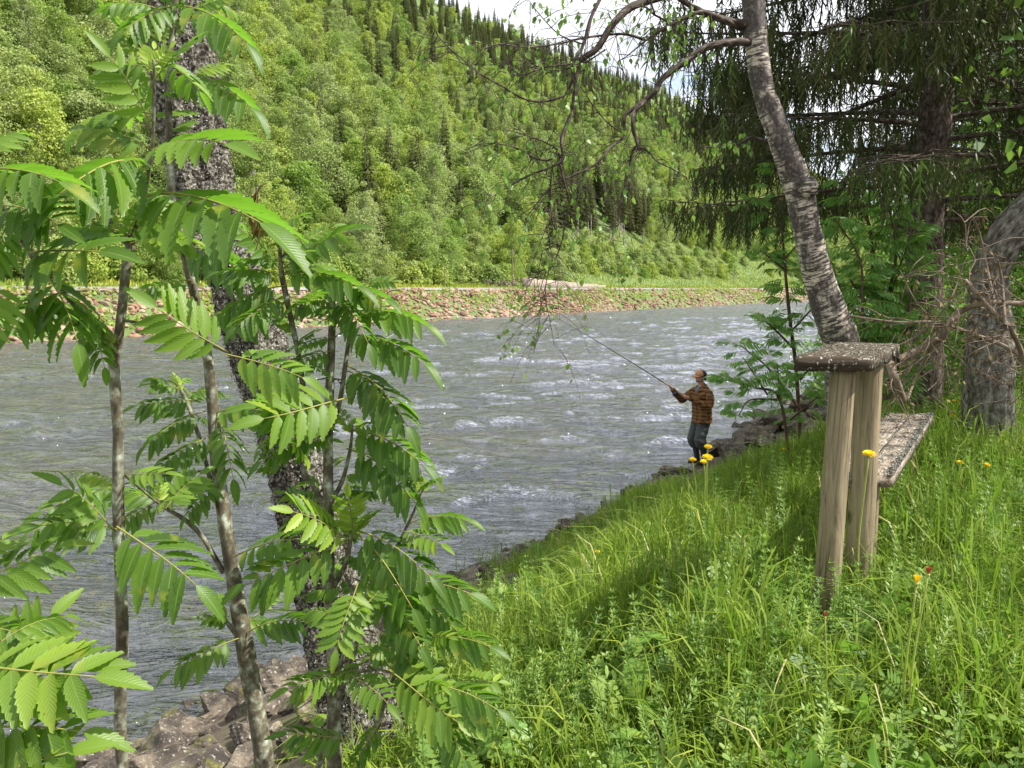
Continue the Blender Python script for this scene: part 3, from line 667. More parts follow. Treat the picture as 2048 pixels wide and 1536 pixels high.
br = acc.build('brush_pile', MT['dead_twig']); tag(br, 'dark brush pile of roots left of the pale retaining wall', 'brush pile')
for px, h_, rad_, t_, lb in [(1025, 6.0, .10, 12.6, 'grey wooden utility pole rising behind the brush pile across the river'), (892, 3.4, .07, 11.8, 'short dark marker post beside the far road')]:
    xx, yy = wpt(px, t_); acc = Acc(); addtube(acc, [(0, 0, -.3), (0, 0, h_*.5), (0, 0, h_)], [rad_, rad_*.9, rad_*.8], 8, .02)
    if h_ > 5:
        V, Fs, tcv = tube([(-.5, 0, h_-.4), (.5, 0, h_-.4)], [.05, .05], 6); acc.add(V, Fs, .5, tcv)
        for sx in (-.42, .42): addtube(acc, [(sx, 0, h_-.36), (sx, 0, h_-.16)], [.045, .03], 8)
    pl = acc.build('utility_pole' if h_ > 5 else 'marker_post', MT['dead_twig']); pl.location = (xx, yy, 1.5); tag(pl, lb, 'pole')

# ================================================================== NEAR TREES
def PP(lst): return [P(*q) for q in lst]
def local(acc_pts, org): return [np.array(p)-np.array(org) for p in acc_pts]
r = np.random.default_rng(99)
# ------------------------------------------------------------------ hanging spruce twig template
def twig_tpl(seed):
    q = np.random.default_rng(seed); V = []; Fq = []
    def strand(p, d, L_, w_):
        p = np.array(p, float); d = nrm(np.array(d, float)); side = nrm(np.cross(d, rand_unit(1, q)[0])); n0 = len(V); drop = np.array([0, 0, -1.])
        for i in range(3):
            f = i/2; c = p+d*L_*f+drop*L_*.45*f*f; ww = w_*(1, 1.15, .25)[i]
            V.append(c-side*ww); V.append(c+side*ww)
        for i in range(2): Fq.append([n0+2*i, n0+2*i+1, n0+2*i+3, n0+2*i+2])
    strand((0, 0, 0), (0, 0, -1), .5, .017); strand((0, 0, -.4), (.05, 0, -1), .42, .016)
    for i in range(17):
        z = -.03-.05*i; a = i*2.4; strand((0, 0, z), (math.cos(a)*.8, math.sin(a)*.8, -.75), q.uniform(.12, .27)*(1-.03*i), .014)
    return np.array(V), np.array(Fq)
TW = [twig_tpl(i) for i in range(4)]
def spruce(name, org, H, label, seed, reach=3.5, lean=None, zlow=1.0, trunk_pts=None, dens=1.0):
    q = np.random.default_rng(seed); e = thing(name, label, 'spruce', org)
    tr = Acc(); 
    tp = trunk_pts or [(0, 0, -.4), (0, 0, H*.3), (.05, 0, H*.6), (0, 0, H)]
    rad0 = .235 if trunk_pts else .2; rads = list(np.linspace(rad0, .03, len(tp)))
    if trunk_pts: rads = [.22, .185, .165, .170, .172, .10, .03]
    addtube(tr, tp, rads, 26, .045, 10, seed); tr.build('trunk', MT['spruce_bark'], e)
    zz = np.array([p[2] for p in tp]); xx = np.array([p[0] for p in tp]); yy = np.array([p[1] for p in tp])
    br = Acc(); twp = []; tws = []; twv = []; nb = int(112*dens)
    for i in range(nb):
        f = (i/nb)**.9; z = zlow+(H*.93-zlow)*f; a = i*2.39996+q.uniform(-.3, .3)
        L_ = reach*(1-max(0, (z-4.5)/(H-4.0))*.85)*q.uniform(.75, 1.08)
        if z < 1.7: L_ *= .8
        p0 = np.array([np.interp(z, zz, xx), np.interp(z, zz, yy), z]); d = np.array([math.cos(a), math.sin(a), 0]); side = np.array([-d[1], d[0], 0]); bend = q.uniform(-.25, .25)
        rise = q.uniform(.02, .22); dr = q.uniform(.055, .12)
        def bp(s): return p0+d*s+side*bend*s*s/L_+np.array([0, 0, rise*s-dr*s*s+.018*s**3])
        addtube(br, [bp(L_*k/6) for k in range(7)], [.034, .03, .025, .02, .014, .009, .004], 6, .06, 2, i)
        for s in np.arange(.22*L_, L_, .17):
            for sg in (-1, 1):
                sl = q.uniform(.25, .95)*min(1, (L_-s)/1.1+.35)*min(1, .45+s/L_); b0 = bp(s); dd = nrm(side*sg+d*q.uniform(.3, .9)+np.array([0, 0, q.uniform(-.2, .15)]))
                end = b0+dd*sl+np.array([0, 0, -.25*sl*sl]); addtube(br, [b0, (b0+end)/2+np.array([0, 0, .03]), end], [.008, .005, .003], 4, 0, 1)
                if s < .5*L_ and q.random() < (.8 if z < 4.0 else .5): continue
                for f2 in np.arange(.15, 1.05, .10/max(sl, .3)):
                    twp.append(b0+(end-b0)*f2+np.array([0, 0, .02])); tws.append(q.uniform(.22, .52)); twv.append(q.uniform(.2, .8)+(.25 if (s > .8*L_ and q.random() < .5) else 0))
            twp.append(bp(s)); tws.append(q.uniform(.3, .6)); twv.append(q.uniform(.2, .8))
        twp.append(bp(L_)); tws.append(.4); twv.append(.95)
    twp = np.array(twp); tws = np.array(tws); twv = np.array(twv); n = len(twp); br.build('branches', MT['spruce_bark'], e)
    fo = Acc(); kk = q.integers(0, 4, n)
    for k in range(4):
        m_ = kk == k; c = m_.sum(); a = q.uniform(0, 6.28, c); tz = nrm(np.stack([q.normal(size=c)*.16, q.normal(size=c)*.16, np.ones(c)], -1))
        X = nrm(np.cross(np.stack([np.cos(a), np.sin(a), 0*a], -1), tz)); M, pos = frames(X, np.cross(tz, X), tz, twp[m_], tws[m_])
        place(fo, TW[k][0], TW[k][1], M, pos, np.clip(twv[m_], 0, 1))
    fo.build('needles', MT['needle'], e); print(name, 'twigs', n); return e
b0 = P(1862, 640, 8.6); gz = float(ground(b0.x, b0.y)); org = (b0.x, b0.y, gz)
tp = [P(1862, 660, 8.6), P(1850, 470, 8.6), P(1866, 300, 8.6), P(1876, 120, 8.6), P(1882, 0, 8.6)]
tpl = [(b.x-org[0], b.y-org[1], b.z-org[2]) for b in tp]; tpl = [(tpl[0][0], tpl[0][1], -.4)]+tpl[1:]+[(tpl[-1][0], 0, 8), (tpl[-1][0], 0, 12.5)]
spruce('spruce_tree', org, 12.5, 'large dark spruce with thick scaly trunk and hanging twigs right of the leaning birch', 5, 3.15, trunk_pts=tpl, zlow=2.3, dens=1.3)
q1 = P(2120, 600, 12.5); spruce('spruce_tree', (q1.x, q1.y, float(ground(q1.x, q1.y))), 13, 'spruce at the right edge behind the large scaly-trunked one', 8, 3.2, zlow=2.8, dens=.7)
q1 = P(1990, 640, 17.5); spruce('spruce_tree', (q1.x, q1.y, float(ground(q1.x, q1.y))), 11, 'farther spruce seen between the large trunk and the right edge', 9, 3.0, zlow=2.8, dens=.6)

# ------------------------------------------------------------------ leaning birch
bx = [(1690, 800, 6.45, .165), (1683, 690, 6.45, .158), (1665, 640, 6.4, .150), (1638, 555, 6.35, .128), (1616, 470, 6.3, .116), (1595, 370, 6.25, .120), (1558, 270, 6.2, .100), (1527, 180, 6.2, .090), (1513, 90, 6.2, .093), (1506, 0, 6.2, .090), (1490, -140, 6.2, .082), (1480, -420, 6.2, .08), (1440, -800, 6.1, .05), (1420, -1200, 6.0, .02)]
pts = [P(a, b_, c) for a, b_, c, d in bx]; g0 = pts[0].copy(); g0.x += .06; g0.z = float(ground(g0.x, g0.y))-.15; pts = [g0]+pts; org = tuple(pts[0]); birch = thing('birch_tree', 'leaning birch with white bark and dark bands beside the big spruce', 'birch', org)
acc = Acc(); addtube(acc, [p-Vector(org) for p in pts], [.18]+[x[3]*.92 for x in bx], 32, .035, 9, 4); 
kn = P(1618, 375, 6.13); V, Fk = ico(3); V = V*np.array([.07, .06, .08])*(1+.2*np.sin(V[:, :1]*9)*np.sin(V[:, 2:]*8)); acc.add(V+np.array(kn-Vector(org)), Fk, .5, V*1.0)
acc.build('trunk', MT['birch_bark'], birch)
def dpt(px): return 6.2-(1500-px)*.0017
BR = [([(1490, 48), (1442, 38), (1405, 24), (1358, -4), (1290, -60), (1200, -140)], .032, .012),
 ([(1492, 60), (1450, 42), (1421, 29), (1396, 25), (1345, 48), (1300, 75), (1253, 113)], .027, .004),
 ([(1290, 80), (1262, 71), (1234, 68), (1167, 76), (1120, 87), (1053, 95), (1000, 88), (960, 100)], .011, .003),
 ([(1500, -70), (1430, -60), (1370, -25), (1300, 0), (1259, 16), (1224, 51), (1193, 98), (1155, 127), (1151, 178), (1142, 228), (1123, 279), (1126, 317), (1104, 333), (1056, 352), (1002, 381), (960, 410)], .036, .003),
 ([(1230, -60), (1199, 0), (1180, 41), (1167, 89), (1147, 127), (1145, 159), (1129, 190), (1088, 203), (1047, 197), (1002, 171), (958, 146), (913, 108), (882, 79), (850, 30)], .014, .002),
 ([(1512, 86), (1470, 84), (1415, 94), (1374, 121), (1326, 156), (1310, 184), (1272, 219), (1266, 254), (1275, 289), (1266, 301), (1256, 349), (1240, 413), (1235, 460)], .032, .003),
 ([(1312, 182), (1280, 208), (1247, 235), (1250, 270), (1224, 292), (1193, 327), (1151, 349), (1104, 371), (1072, 409), (1050, 440)], .018, .002),
 ([(1268, 299), (1285, 296), (1301, 308), (1316, 324), (1364, 349), (1386, 381)], .009, .002),
 ([(1126, 286), (1104, 317), (1072, 317), (1040, 298), (977, 286), (930, 300)], .010, .002),
 ([(1118, 308), (1113, 298), (1085, 282), (1053, 270), (1030, 250)], .009, .002),
 ([(1104, 333), (1100, 380), (1102, 420), (1094, 450), (1075, 500)], .007, .002),
 ([(1120, 330), (1130, 370), (1138, 400), (1130, 450), (1118, 500), (1098, 540), (1060, 560)], .008, .002),
 ([(1098, 540), (1090, 590), (1100, 640), (1108, 690)], .003, .0015), ([(1085, 500), (1075, 560), (1082, 620), (1068, 700)], .003, .0015), ([(1094, 450), (1105, 520), (1112, 570), (1120, 640)], .003, .0012),
 ([(1190, 330), (1200, 350), (1208, 390), (1210, 430)], .005, .002),
 ([(1253, 160), (1240, 120), (1230, 60), (1215, 20)], .004, .002), ([(1345, 48), (1310, 30), (1290, 14), (1259, 16)], .008, .006), ([(1310, 30), (1300, -10), (1312, -60)], .007, .006),
 ([(1250, 270), (1215, 245), (1185, 210), (1160, 170)], .006, .002), ([(1210, 100), (1160, 130), (1100, 140), (1040, 120), (980, 130)], .006, .002),
 ([(1147, 127), (1090, 135), (1040, 150), (990, 140)], .006, .002), ([(1167, 89), (1120, 70), (1080, 30), (1050, -10)], .006, .002),
 ([(1240, 420), (1225, 470), (1235, 530), (1240, 600)], .003, .0015), ([(1558, 292), (1548, 290), (1528, 281), (1500, 275), (1470, 290), (1400, 295)], .022, .003)]
acc = Acc(); tips = []
for li, (pl, r0, r1) in enumerate(BR):
    pts = [P(a, b_, dpt(a)+.05*math.sin(li*2+i)) for i, (a, b_) in enumerate(pl)]; rr = np.linspace(r0, r1, len(pts))
    loc = [np.array(p-Vector(org)) for p in pts]; addtube(acc, loc, rr, 8, .06, 5, li)
    C, cr_ = smooth_path(loc, rr, 5)
    for i in range(2, len(C)):
        if r.random() < .3: continue
        if cr_[i] < .0125 or r.random() < .35:
            for _ in range(1 if r.random() < .6 else 2):
                d = nrm(r.normal(size=3)*np.array([1, .8, .6])+np.array([-.3, 0, -.35])); L_ = r.uniform(.10, .42); e1 = C[i]+d*L_*.6; e2 = C[i]+d*L_+np.array([0, 0, -.35*L_])
                addtube(acc, [C[i], e1, e2], [min(.003, cr_[i]), .0018, .0010], 4, 0, 2); tips.append((C[i], e1, e2, L_))
                if r.random() < .5:
                    d2 = nrm(d+.8*rand_unit(1, r)[0]); addtube(acc, [e1, e1+d2*L_*.5], [.0016, .0009], 3, 0, 2); tips.append((e1, e1+d2*L_*.25, e1+d2*L_*.5, L_*.5))
acc_br = acc
def blade_tpl(w_, K=5, fold=.15, bendz=.25, tip=1.0):
    "pointed leaf outline along +Y, two halves either side of a midrib"
    ts = np.linspace(0, 1, 2*K+1); V = []; T_ = []
    wf = lambda t_: w_*np.sin(np.pi*np.clip(t_, 0, 1)**(.75*tip))**.8
    for i, t_ in enumerate(ts):
        h = wf(t_)*(1.0 if i % 2 else .84); y_ = t_+(.035 if i % 2 else -.01)
        for sx in (-1, 0, 1):
            V.append([sx*h, t_ if sx == 0 else min(y_, 1), fold*abs(sx)*h-bendz*t_*t_]); T_.append([sx, t_, 0])
    n = len(ts); Fq = []
    for i in range(n-1):
        a_ = i*3
        Fq += [[a_, a_+1, a_+4, a_+3], [a_+1, a_+2, a_+5, a_+4]]
    V = np.array(V); _TC[id(V)] = np.array(T_); _KEEP.append(V); return V, np.array(Fq)
BL = blade_tpl(.36, 3, .2, .15, .75); _keep = [BL]
lp = []; 
for a_, b_, c_, L_ in tips:
    for k in range(int(L_*17)+1):
        if r.random() < .80: continue
        f = r.random(); lp.append((b_ if f < .5 else (b_+(c_-b_)*f))+r.normal(size=3)*.015)
n_tip = len(lp)
def cluster(px, py, sx, sy, n):
    for _ in range(int(n*.6)):
        lp.append(np.array(P(px+r.normal()*sx, py+r.normal()*sy, dpt(px)+r.normal()*.12)-Vector(org)))
cluster(1100, 20, 45, 22, 70); cluster(1355, 95, 22, 35, 85); cluster(1330, 240, 35, 28, 90); cluster(1345, 290, 25, 25, 40); cluster(1010, 300, 60, 50, 90); cluster(975, 110, 35, 40, 30)
cluster(1245, 550, 8, 35, 22); cluster(1360, 30, 30, 25, 30); cluster(970, 400, 50, 40, 60); cluster(1440, 292, 30, 7, 22); cluster(1130, 230, 60, 60, 40)
base_pts = [t_[2] for t_ in tips]; ncl = len(lp)
for i in range(n_tip, ncl):      # a fine twig joins every leaf of the clusters to the nearest twig or leaf
    B_ = np.array(base_pts); k = np.argmin(((B_-lp[i])**2).sum(1)); a_ = B_[k]; dd = lp[i]-a_; m_ = a_+dd*.5+np.array([0, 0, .06*np.linalg.norm(dd)])+r.normal(size=3)*.012
    addtube(acc_br, [a_, m_, lp[i]], [.0016, .0013, .0009], 3, 0, 3); base_pts.append(lp[i]); 
    if np.linalg.norm(dd) > .1: base_pts.append(m_)
acc_br.build('branches', MT['birch_twig'], birch)
lp = np.array(lp); n = len(lp); down = nrm(np.array([0, 0, -1.])+.55*rand_unit(n, r)); Z = nrm(np.cross(down, rand_unit(n, r))); X = np.cross(down, Z)
acc = Acc(); M, pos = frames(X, down, Z, lp, r.uniform(.030, .056, n)); place(acc, BL[0], BL[1], M, pos, np.clip(r.normal(.55, .22, n), 0, 1)); acc.build('leaves', MT['birch_leaf'], birch); print('birch leaves', n)
# crown of the birch above the picture, it only shades the scene
up = Acc(); c_, t_ = broadleaf(611, 6.5, 2.4, 3800, .075, .1); c0 = P(1480, -420, 6.2)-Vector(org)
uo = c_.build('crown', MT['birch_leaf'], birch); uo.location = (c0.x, c0.y, c0.z)

# ------------------------------------------------------------------ thick lichen-covered trunk on the left
lx = [(748, 1600, 2.86, .200), (738, 1520, 2.9, .180), (716, 1420, 2.92, .160), (688, 1300, 2.94, .148), (652, 1150, 2.96, .130), (612, 1000, 2.98, .120), (572, 860, 3.0, .115), (536, 760, 3.02, .112), (503, 660, 3.05, .118), (470, 560, 3.07, .108), (428, 470, 3.1, .112), (400, 370, 3.12, .118), (382, 250, 3.15, .128), (366, 100, 3.18, .128), (362, 0, 3.2, .123), (366, -140, 3.2, .12), (352, -500, 3.2, .10), (340, -1000, 3.2, .06), (335, -1500, 3.2, .02)]
pts = [P(a, b_, c) for a, b_, c, d in lx]; pts[0].z = float(ground(pts[0].x, pts[0].y))-.2; org = tuple(pts[0])
lt = thing('old_tree', 'thick leaning trunk crusted with pale lichen behind the rowan saplings', 'tree', org)
acc = Acc(); addtube(acc, [p-Vector(org) for p in pts], [x[3]-.014 for x in lx], 84, .0, 12, 2)
Vt = acc.V[0]; T_ = acc.tc[0]; ang = np.arctan2(T_[:, 1], T_[:, 0]); ln = T_[:, 2]
d_ = .012*np.sin(ang*3+ln*2.2)+.008*np.sin(ang*7-ln*5)+.005*np.sin(ang*13+ln*17)+.0045*np.random.default_rng(1).normal(size=len(Vt))
cen = np.zeros_like(Vt); Cc, _r2 = smooth_path([np.array(p-Vector(org)) for p in pts], [x[3] for x in lx], 12)
m_ = len(Vt)-1; idx = np.repeat(np.arange(len(Cc)), 84)[:m_]; cen[:m_] = Cc[idx]; cen[m_] = Vt[m_]
Vt[:m_] += nrm(Vt[:m_]-cen[:m_])*d_[:m_, None]
acc.build('trunk', MT['lichen_bark'], lt)
# lichen flakes standing off the bark
n = 60000; k = np.random.default_rng(2).integers(0, m_, n); base = Vt[k]; out_ = nrm(base-cen[k]); keep = (nz2d(ang[k]*2.0+3, ln[k]*3, .8, 3)+.35*np.random.default_rng(3).normal(size=n)) > -.25
base = base[keep]; out_ = out_[keep]; n = len(base); rr_ = np.random.default_rng(4); base = base+rr_.normal(size=(n, 3))*.006; base = base
Z = nrm(out_+.85*rand_unit(n, rr_)); X = nrm(np.cross(Z, rand_unit(n, rr_))); FLK = (np.array([[-.5, -.2, 0], [0, -.55, .1], [.55, -.15, 0], [.45, .4, .15], [0, .25, 0], [-.45, .5, .1]]), np.array([[0, 1, 2, 4], [0, 4, 5, 5], [2, 3, 4, 4]])[:1]); 
acc = Acc(); M, pos = frames(X, np.cross(Z, X), Z, base+out_*.004, rr_.uniform(.003, .0085, n)); place(acc, np.array([[-.5, -.3, 0], [.1, -.55, .1], [.55, .2, 0], [-.1, .5, .15]]), np.array([[0, 1, 2, 3]]), M, pos, rr_.random(n))
acc.build('lichen', leaf_mat('lichen', [(0, (.04, .034, .028)), (.4, (.14, .13, .11)), (.75, (.27, .265, .23)), (1, (.38, .385, .34))], .05, (.5, .5, .4), .9, .1), lt, smooth=False)
c_, t_ = broadleaf(612, 7.5, 2.6, 3600, .08, .1); c0 = P(345, -700, 3.2)-Vector(org); uo = c_.build('crown', MT['birch_leaf'], lt); uo.location = (c0.x, c0.y, c0.z)

# ------------------------------------------------------------------ old grey leaning stem and dead branches on the right
ox = [(1985, 800, 6.3, .20), (1980, 700, 6.3, .18), (1980, 620, 6.3, .155), (1981, 545, 6.3, .135), (2003, 490, 6.25, .145), (2050, 440, 6.2, .17), (2130, 370, 6.1, .15), (2300, 240, 6.0, .12), (2500, 60, 6, .06)]
pts = [P(a, b_, c) for a, b_, c, d in ox]; pts[0].z = float(ground(pts[0].x, pts[0].y))-.2; org = tuple(pts[0])
oo = thing('leaning_tree', 'grey bent old tree leaning out of the picture at the right edge', 'tree', org); acc = Acc(); addtube(acc, [p-Vector(org) for p in pts], [x[3] for x in ox], 30, .06, 9, 7); acc.build('trunk', MT['grey_bark'], oo)
c_, t_ = broadleaf(613, 4.5, 2.0, 2600, .08, .1); c0 = P(2500, 60, 6)-Vector(org); uo = c_.build('crown', MT['birch_leaf'], oo); uo.location = (c0.x, c0.y, c0.z-1)
acc = Acc(); DB = [([(1792, 722), (1843, 698), (1887, 670), (1897, 648), (1922, 622), (1970, 607), (2060, 607)], .03, .016), ([(1700, 632), (1796, 645), (1868, 645), (1944, 667), (2020, 698), (2070, 740)], .008, .016),
 ([(1930, 560), (1985, 622), (2020, 657), (2046, 717), (2060, 800)], .012, .02), ([(1780, 728), (1790, 760), (1806, 800)], .03, .024), ([(1887, 670), (1860, 700), (1830, 760), (1815, 800)], .012, .008),
 ([(1990, 610), (1975, 540), (1960, 470), (1945, 430)], .010, .004), ([(2010, 650), (2003, 560), (1995, 520)], .012, .006), ([(1800, 690), (1850, 660), (1900, 600), (1930, 520)], .008, .003), ([(1868, 645), (1830, 600), (1800, 540)], .007, .003)]
org = tuple(P(1900, 800, 5.2)); tipsd = []
for li, (pl, r0, r1) in enumerate(DB):
    pts = [np.array(P(a, b_, 5.1+.25*math.sin(li*1.7)+.1*math.sin(i*2+li))-Vector(org)) for i, (a, b_) in enumerate(pl)]; addtube(acc, pts, np.linspace(r0, r1, len(pts)), 8, .07, 5, li)
    C, cr_ = smooth_path(pts, np.linspace(r0, r1, len(pts)), 4); tipsd += list(C)
for i in range(210):
    if i < 30: c = np.array(P(r.uniform(1850, 2090), r.uniform(520, 800), r.uniform(4.9, 6.0))-Vector(org))
    else: c = tipsd[r.integers(0, len(tipsd))]
    d = nrm(r.normal(size=3)+np.array([-.2, 0, .1])); L_ = r.uniform(.10, .42); e1 = c+d*L_*.5+r.normal(size=3)*.04; e2 = c+d*L_+np.array([0, 0, -.2*L_])+r.normal(size=3)*.03; addtube(acc, [c, e1, e2], [.0045, .003, .0012], 4, .1, 3); tipsd.append(e1); tipsd.append(e2)
db = thing('dead_branches', 'tangle of bare dead branches lying in front of the bent old tree', 'branches', org); acc.build('branches', MT['dead_twig'], db)
td = np.array(tipsd); n = 900; k = r.integers(0, len(td), n); X, Y, Z = rand_frames(n, r); acc = Acc(); M, pos = frames(X, Y, Z, td[k]+r.normal(size=(n, 3))*.03, r.uniform(.012, .034, n)); V, Fq = quad_leaf(.7, 1)
place(acc, V, Fq, M, pos, r.random(n)); acc.build('withered_leaves', MT['dead_leaf'], db)

# ------------------------------------------------------------------ leafy trees and shrubs on the near bank, right
nb_t = []
for i, (H, Wd, n, lf) in enumerate([(5.5, 2.0, 7000, .11), (4.2, 1.7, 6000, .10), (2.0, 1.3, 4200, .075)]):
    c_, t_ = broadleaf(700+i, H, Wd, n, lf, .03 if i < 2 else 0); oc_ = c_.build('crown', MT['birch_leaf']); ot = t_.build('trunk', MT['birch_twig']); nb_t.append((oc_.data, ot.data)); bpy.data.objects.remove(oc_); bpy.data.objects.remove(ot)
for px, y, k, sc, lb in [(2010, 16, 0, 1.0, 'bright leafy tree behind the dead branches at the right'), (2120, 13, 1, 1.1, 'leafy tree at the right edge beyond the grey bent one'), (1905, 20, 1, 1.0, 'light green tree just right of the big spruce trunk'),
        (1960, 27, 0, 1.2, 'farther light green tree behind the dead branches'), (1830, 26, 1, .8, 'small leafy tree seen low behind the big spruce trunk'), (2080, 30, 0, 1.4, 'tall pale green tree far back at the right edge'), (1760, 19, 2, 1.1, 'green bush behind the right rowan bush'),
        (1890, 12, 2, .8, 'low green bush left of the grey bent stem'), (2060, 10, 2, .8, 'low green bush behind the dead branches at the right edge'), (1930, 9.5, 2, .55, 'small bright bush under the dead branches'), (1700, 22, 2, 1.2, 'green bush between birch stem and spruce at the water'), (2200, 17, 0, 1.2, 'leafy tree just outside the right edge')]:
    q1 = P(px, 640, y); e = thing('leafy_tree' if k < 2 else 'bush', lb, 'tree' if k < 2 else 'bush', (q1.x, q1.y, float(ground(q1.x, q1.y))-.05), r.uniform(0, 6)); e.scale = (sc, sc, sc)
    for nm, me in (('crown', nb_t[k][0]), ('trunk', nb_t[k][1])): ch = bpy.data.objects.new(nm, me); COL.objects.link(ch); ch.parent = e

# ================================================================== ROWAN SAPLINGS
def comp_leaf(seed, pairs=7, K=8, droop=.25, hang=.5, curl=.25, width=.165, scale=1.0):
    "compound leaf of unit length along +Y; returns leaflet part and stalk part"
    q = np.random.default_rng(seed); lt_ = blade_tpl(width, K, .35, curl, 1.0); A_ = Acc(); S = Acc(); L_ = .80
    def rp(s): return np.array([.03*math.sin(s*3+seed), s*L_*(1-.12*droop*s), -droop*s*s*L_+.06*s])
    addtube(S, [rp(x) for x in np.linspace(0, 1, 6)], [.0085, .008, .007, .006, .005, .004], 5, 0, 2)
    def put(p, d, z, ln, v):
        d = nrm(d); z = nrm(z-d*np.dot(z, d)); x = np.cross(d, z); M = np.stack([x, d, z], -1)*ln
        A_.add(lt_[0]@M.T+p, lt_[1], v, _TC[id(lt_[0])])
    for i in range(pairs):
        s = .22+.76*i/pairs; tg = nrm(rp(s+.02)-rp(s-.02)); ln = scale*(.31+.09*math.sin(math.pi*(i+.6)/pairs))*q.uniform(.92, 1.06)
        for sg in (-1, 1):
            sd_ = np.array([sg, 0, 0.]); fw = .42+.30*i/pairs; h = hang*q.uniform(.5, 1.5); fw = fw+q.uniform(-.15, .15)
            d = sd_*1.0+tg*fw+np.array([0, 0, -h]); z = np.array([sg*h*.6, -.1, 1.0])+.30*rand_unit(1, q)[0]
            put(rp(s), d, z, ln*q.uniform(.86, 1.1), q.normal()*.12+(.25 if q.random() < .05 else 0))
    tg = nrm(rp(1)-rp(.95)); put(rp(1), tg+np.array([0, 0, -hang*.3]), np.array([0, 0, 1.]), .34*scale, 0.)
    V = np.concatenate(A_.V); Fq = np.concatenate(A_.F4); T_ = np.concatenate(A_.tc); vv = np.concatenate(A_.var)
    Vs = np.concatenate(S.V); Fs = [np.concatenate(S.F4), np.concatenate(S.F3)]; Ts = np.concatenate(S.tc)
    return (V, Fq, T_, vv), (Vs, Fs, Ts)
CL = [comp_leaf(i, [5, 6, 6, 6, 5, 5][i], 8, [.15, .3, .45, .2, .5, .1][i], [.10, .22, .45, .05, .32, .05][i], [.2, .3, .3, .15, .25, .1][i], .185) for i in range(6)]
CLM = [comp_leaf(40+i, [6, 7, 7, 7, 6, 7][i], 7, [.15, .3, .45, .2, .5, .1][i], [.10, .25, .5, .05, .35, .05][i], [.2, .3, .3, .15, .25, .1][i], .19, scale=.80) for i in range(6)]
CLS = [comp_leaf(20+i, 6, 2, [.2, .4, .5][i], [.2, .5, .8][i], .2, .13) for i in range(3)]
def put_leaf(A_, S, base, tip, z, var, k, lib=None, wide=1.0):
    base = np.array(base, float); tip = np.array(tip, float); d = tip-base; ln = np.linalg.norm(d); d /= ln; z = np.array(z, float); z = nrm(z-d*np.dot(z, d)); x = np.cross(d, z)
    (V, Fq, T_, vv), (Vs, Fs, Ts) = (lib or CL)[k % len(lib or CL)]
    droop = -V[-3:, 2].mean(); # tilt up so that the tip of the arched leaf ends near the wanted point
    M = np.stack([x*wide, d, z], -1)*ln; lift = z*ln*droop*.0
    A_.add(V@M.T+base+lift, Fq, np.clip(var+vv, 0, 1), T_*np.array([1, ln*.33/.06, 1])); S.add(Vs@M.T+base, Fs, .5, Ts*ln)
TOC = lambda p: nrm(np.array([0, 0, CZ])-np.array(p))
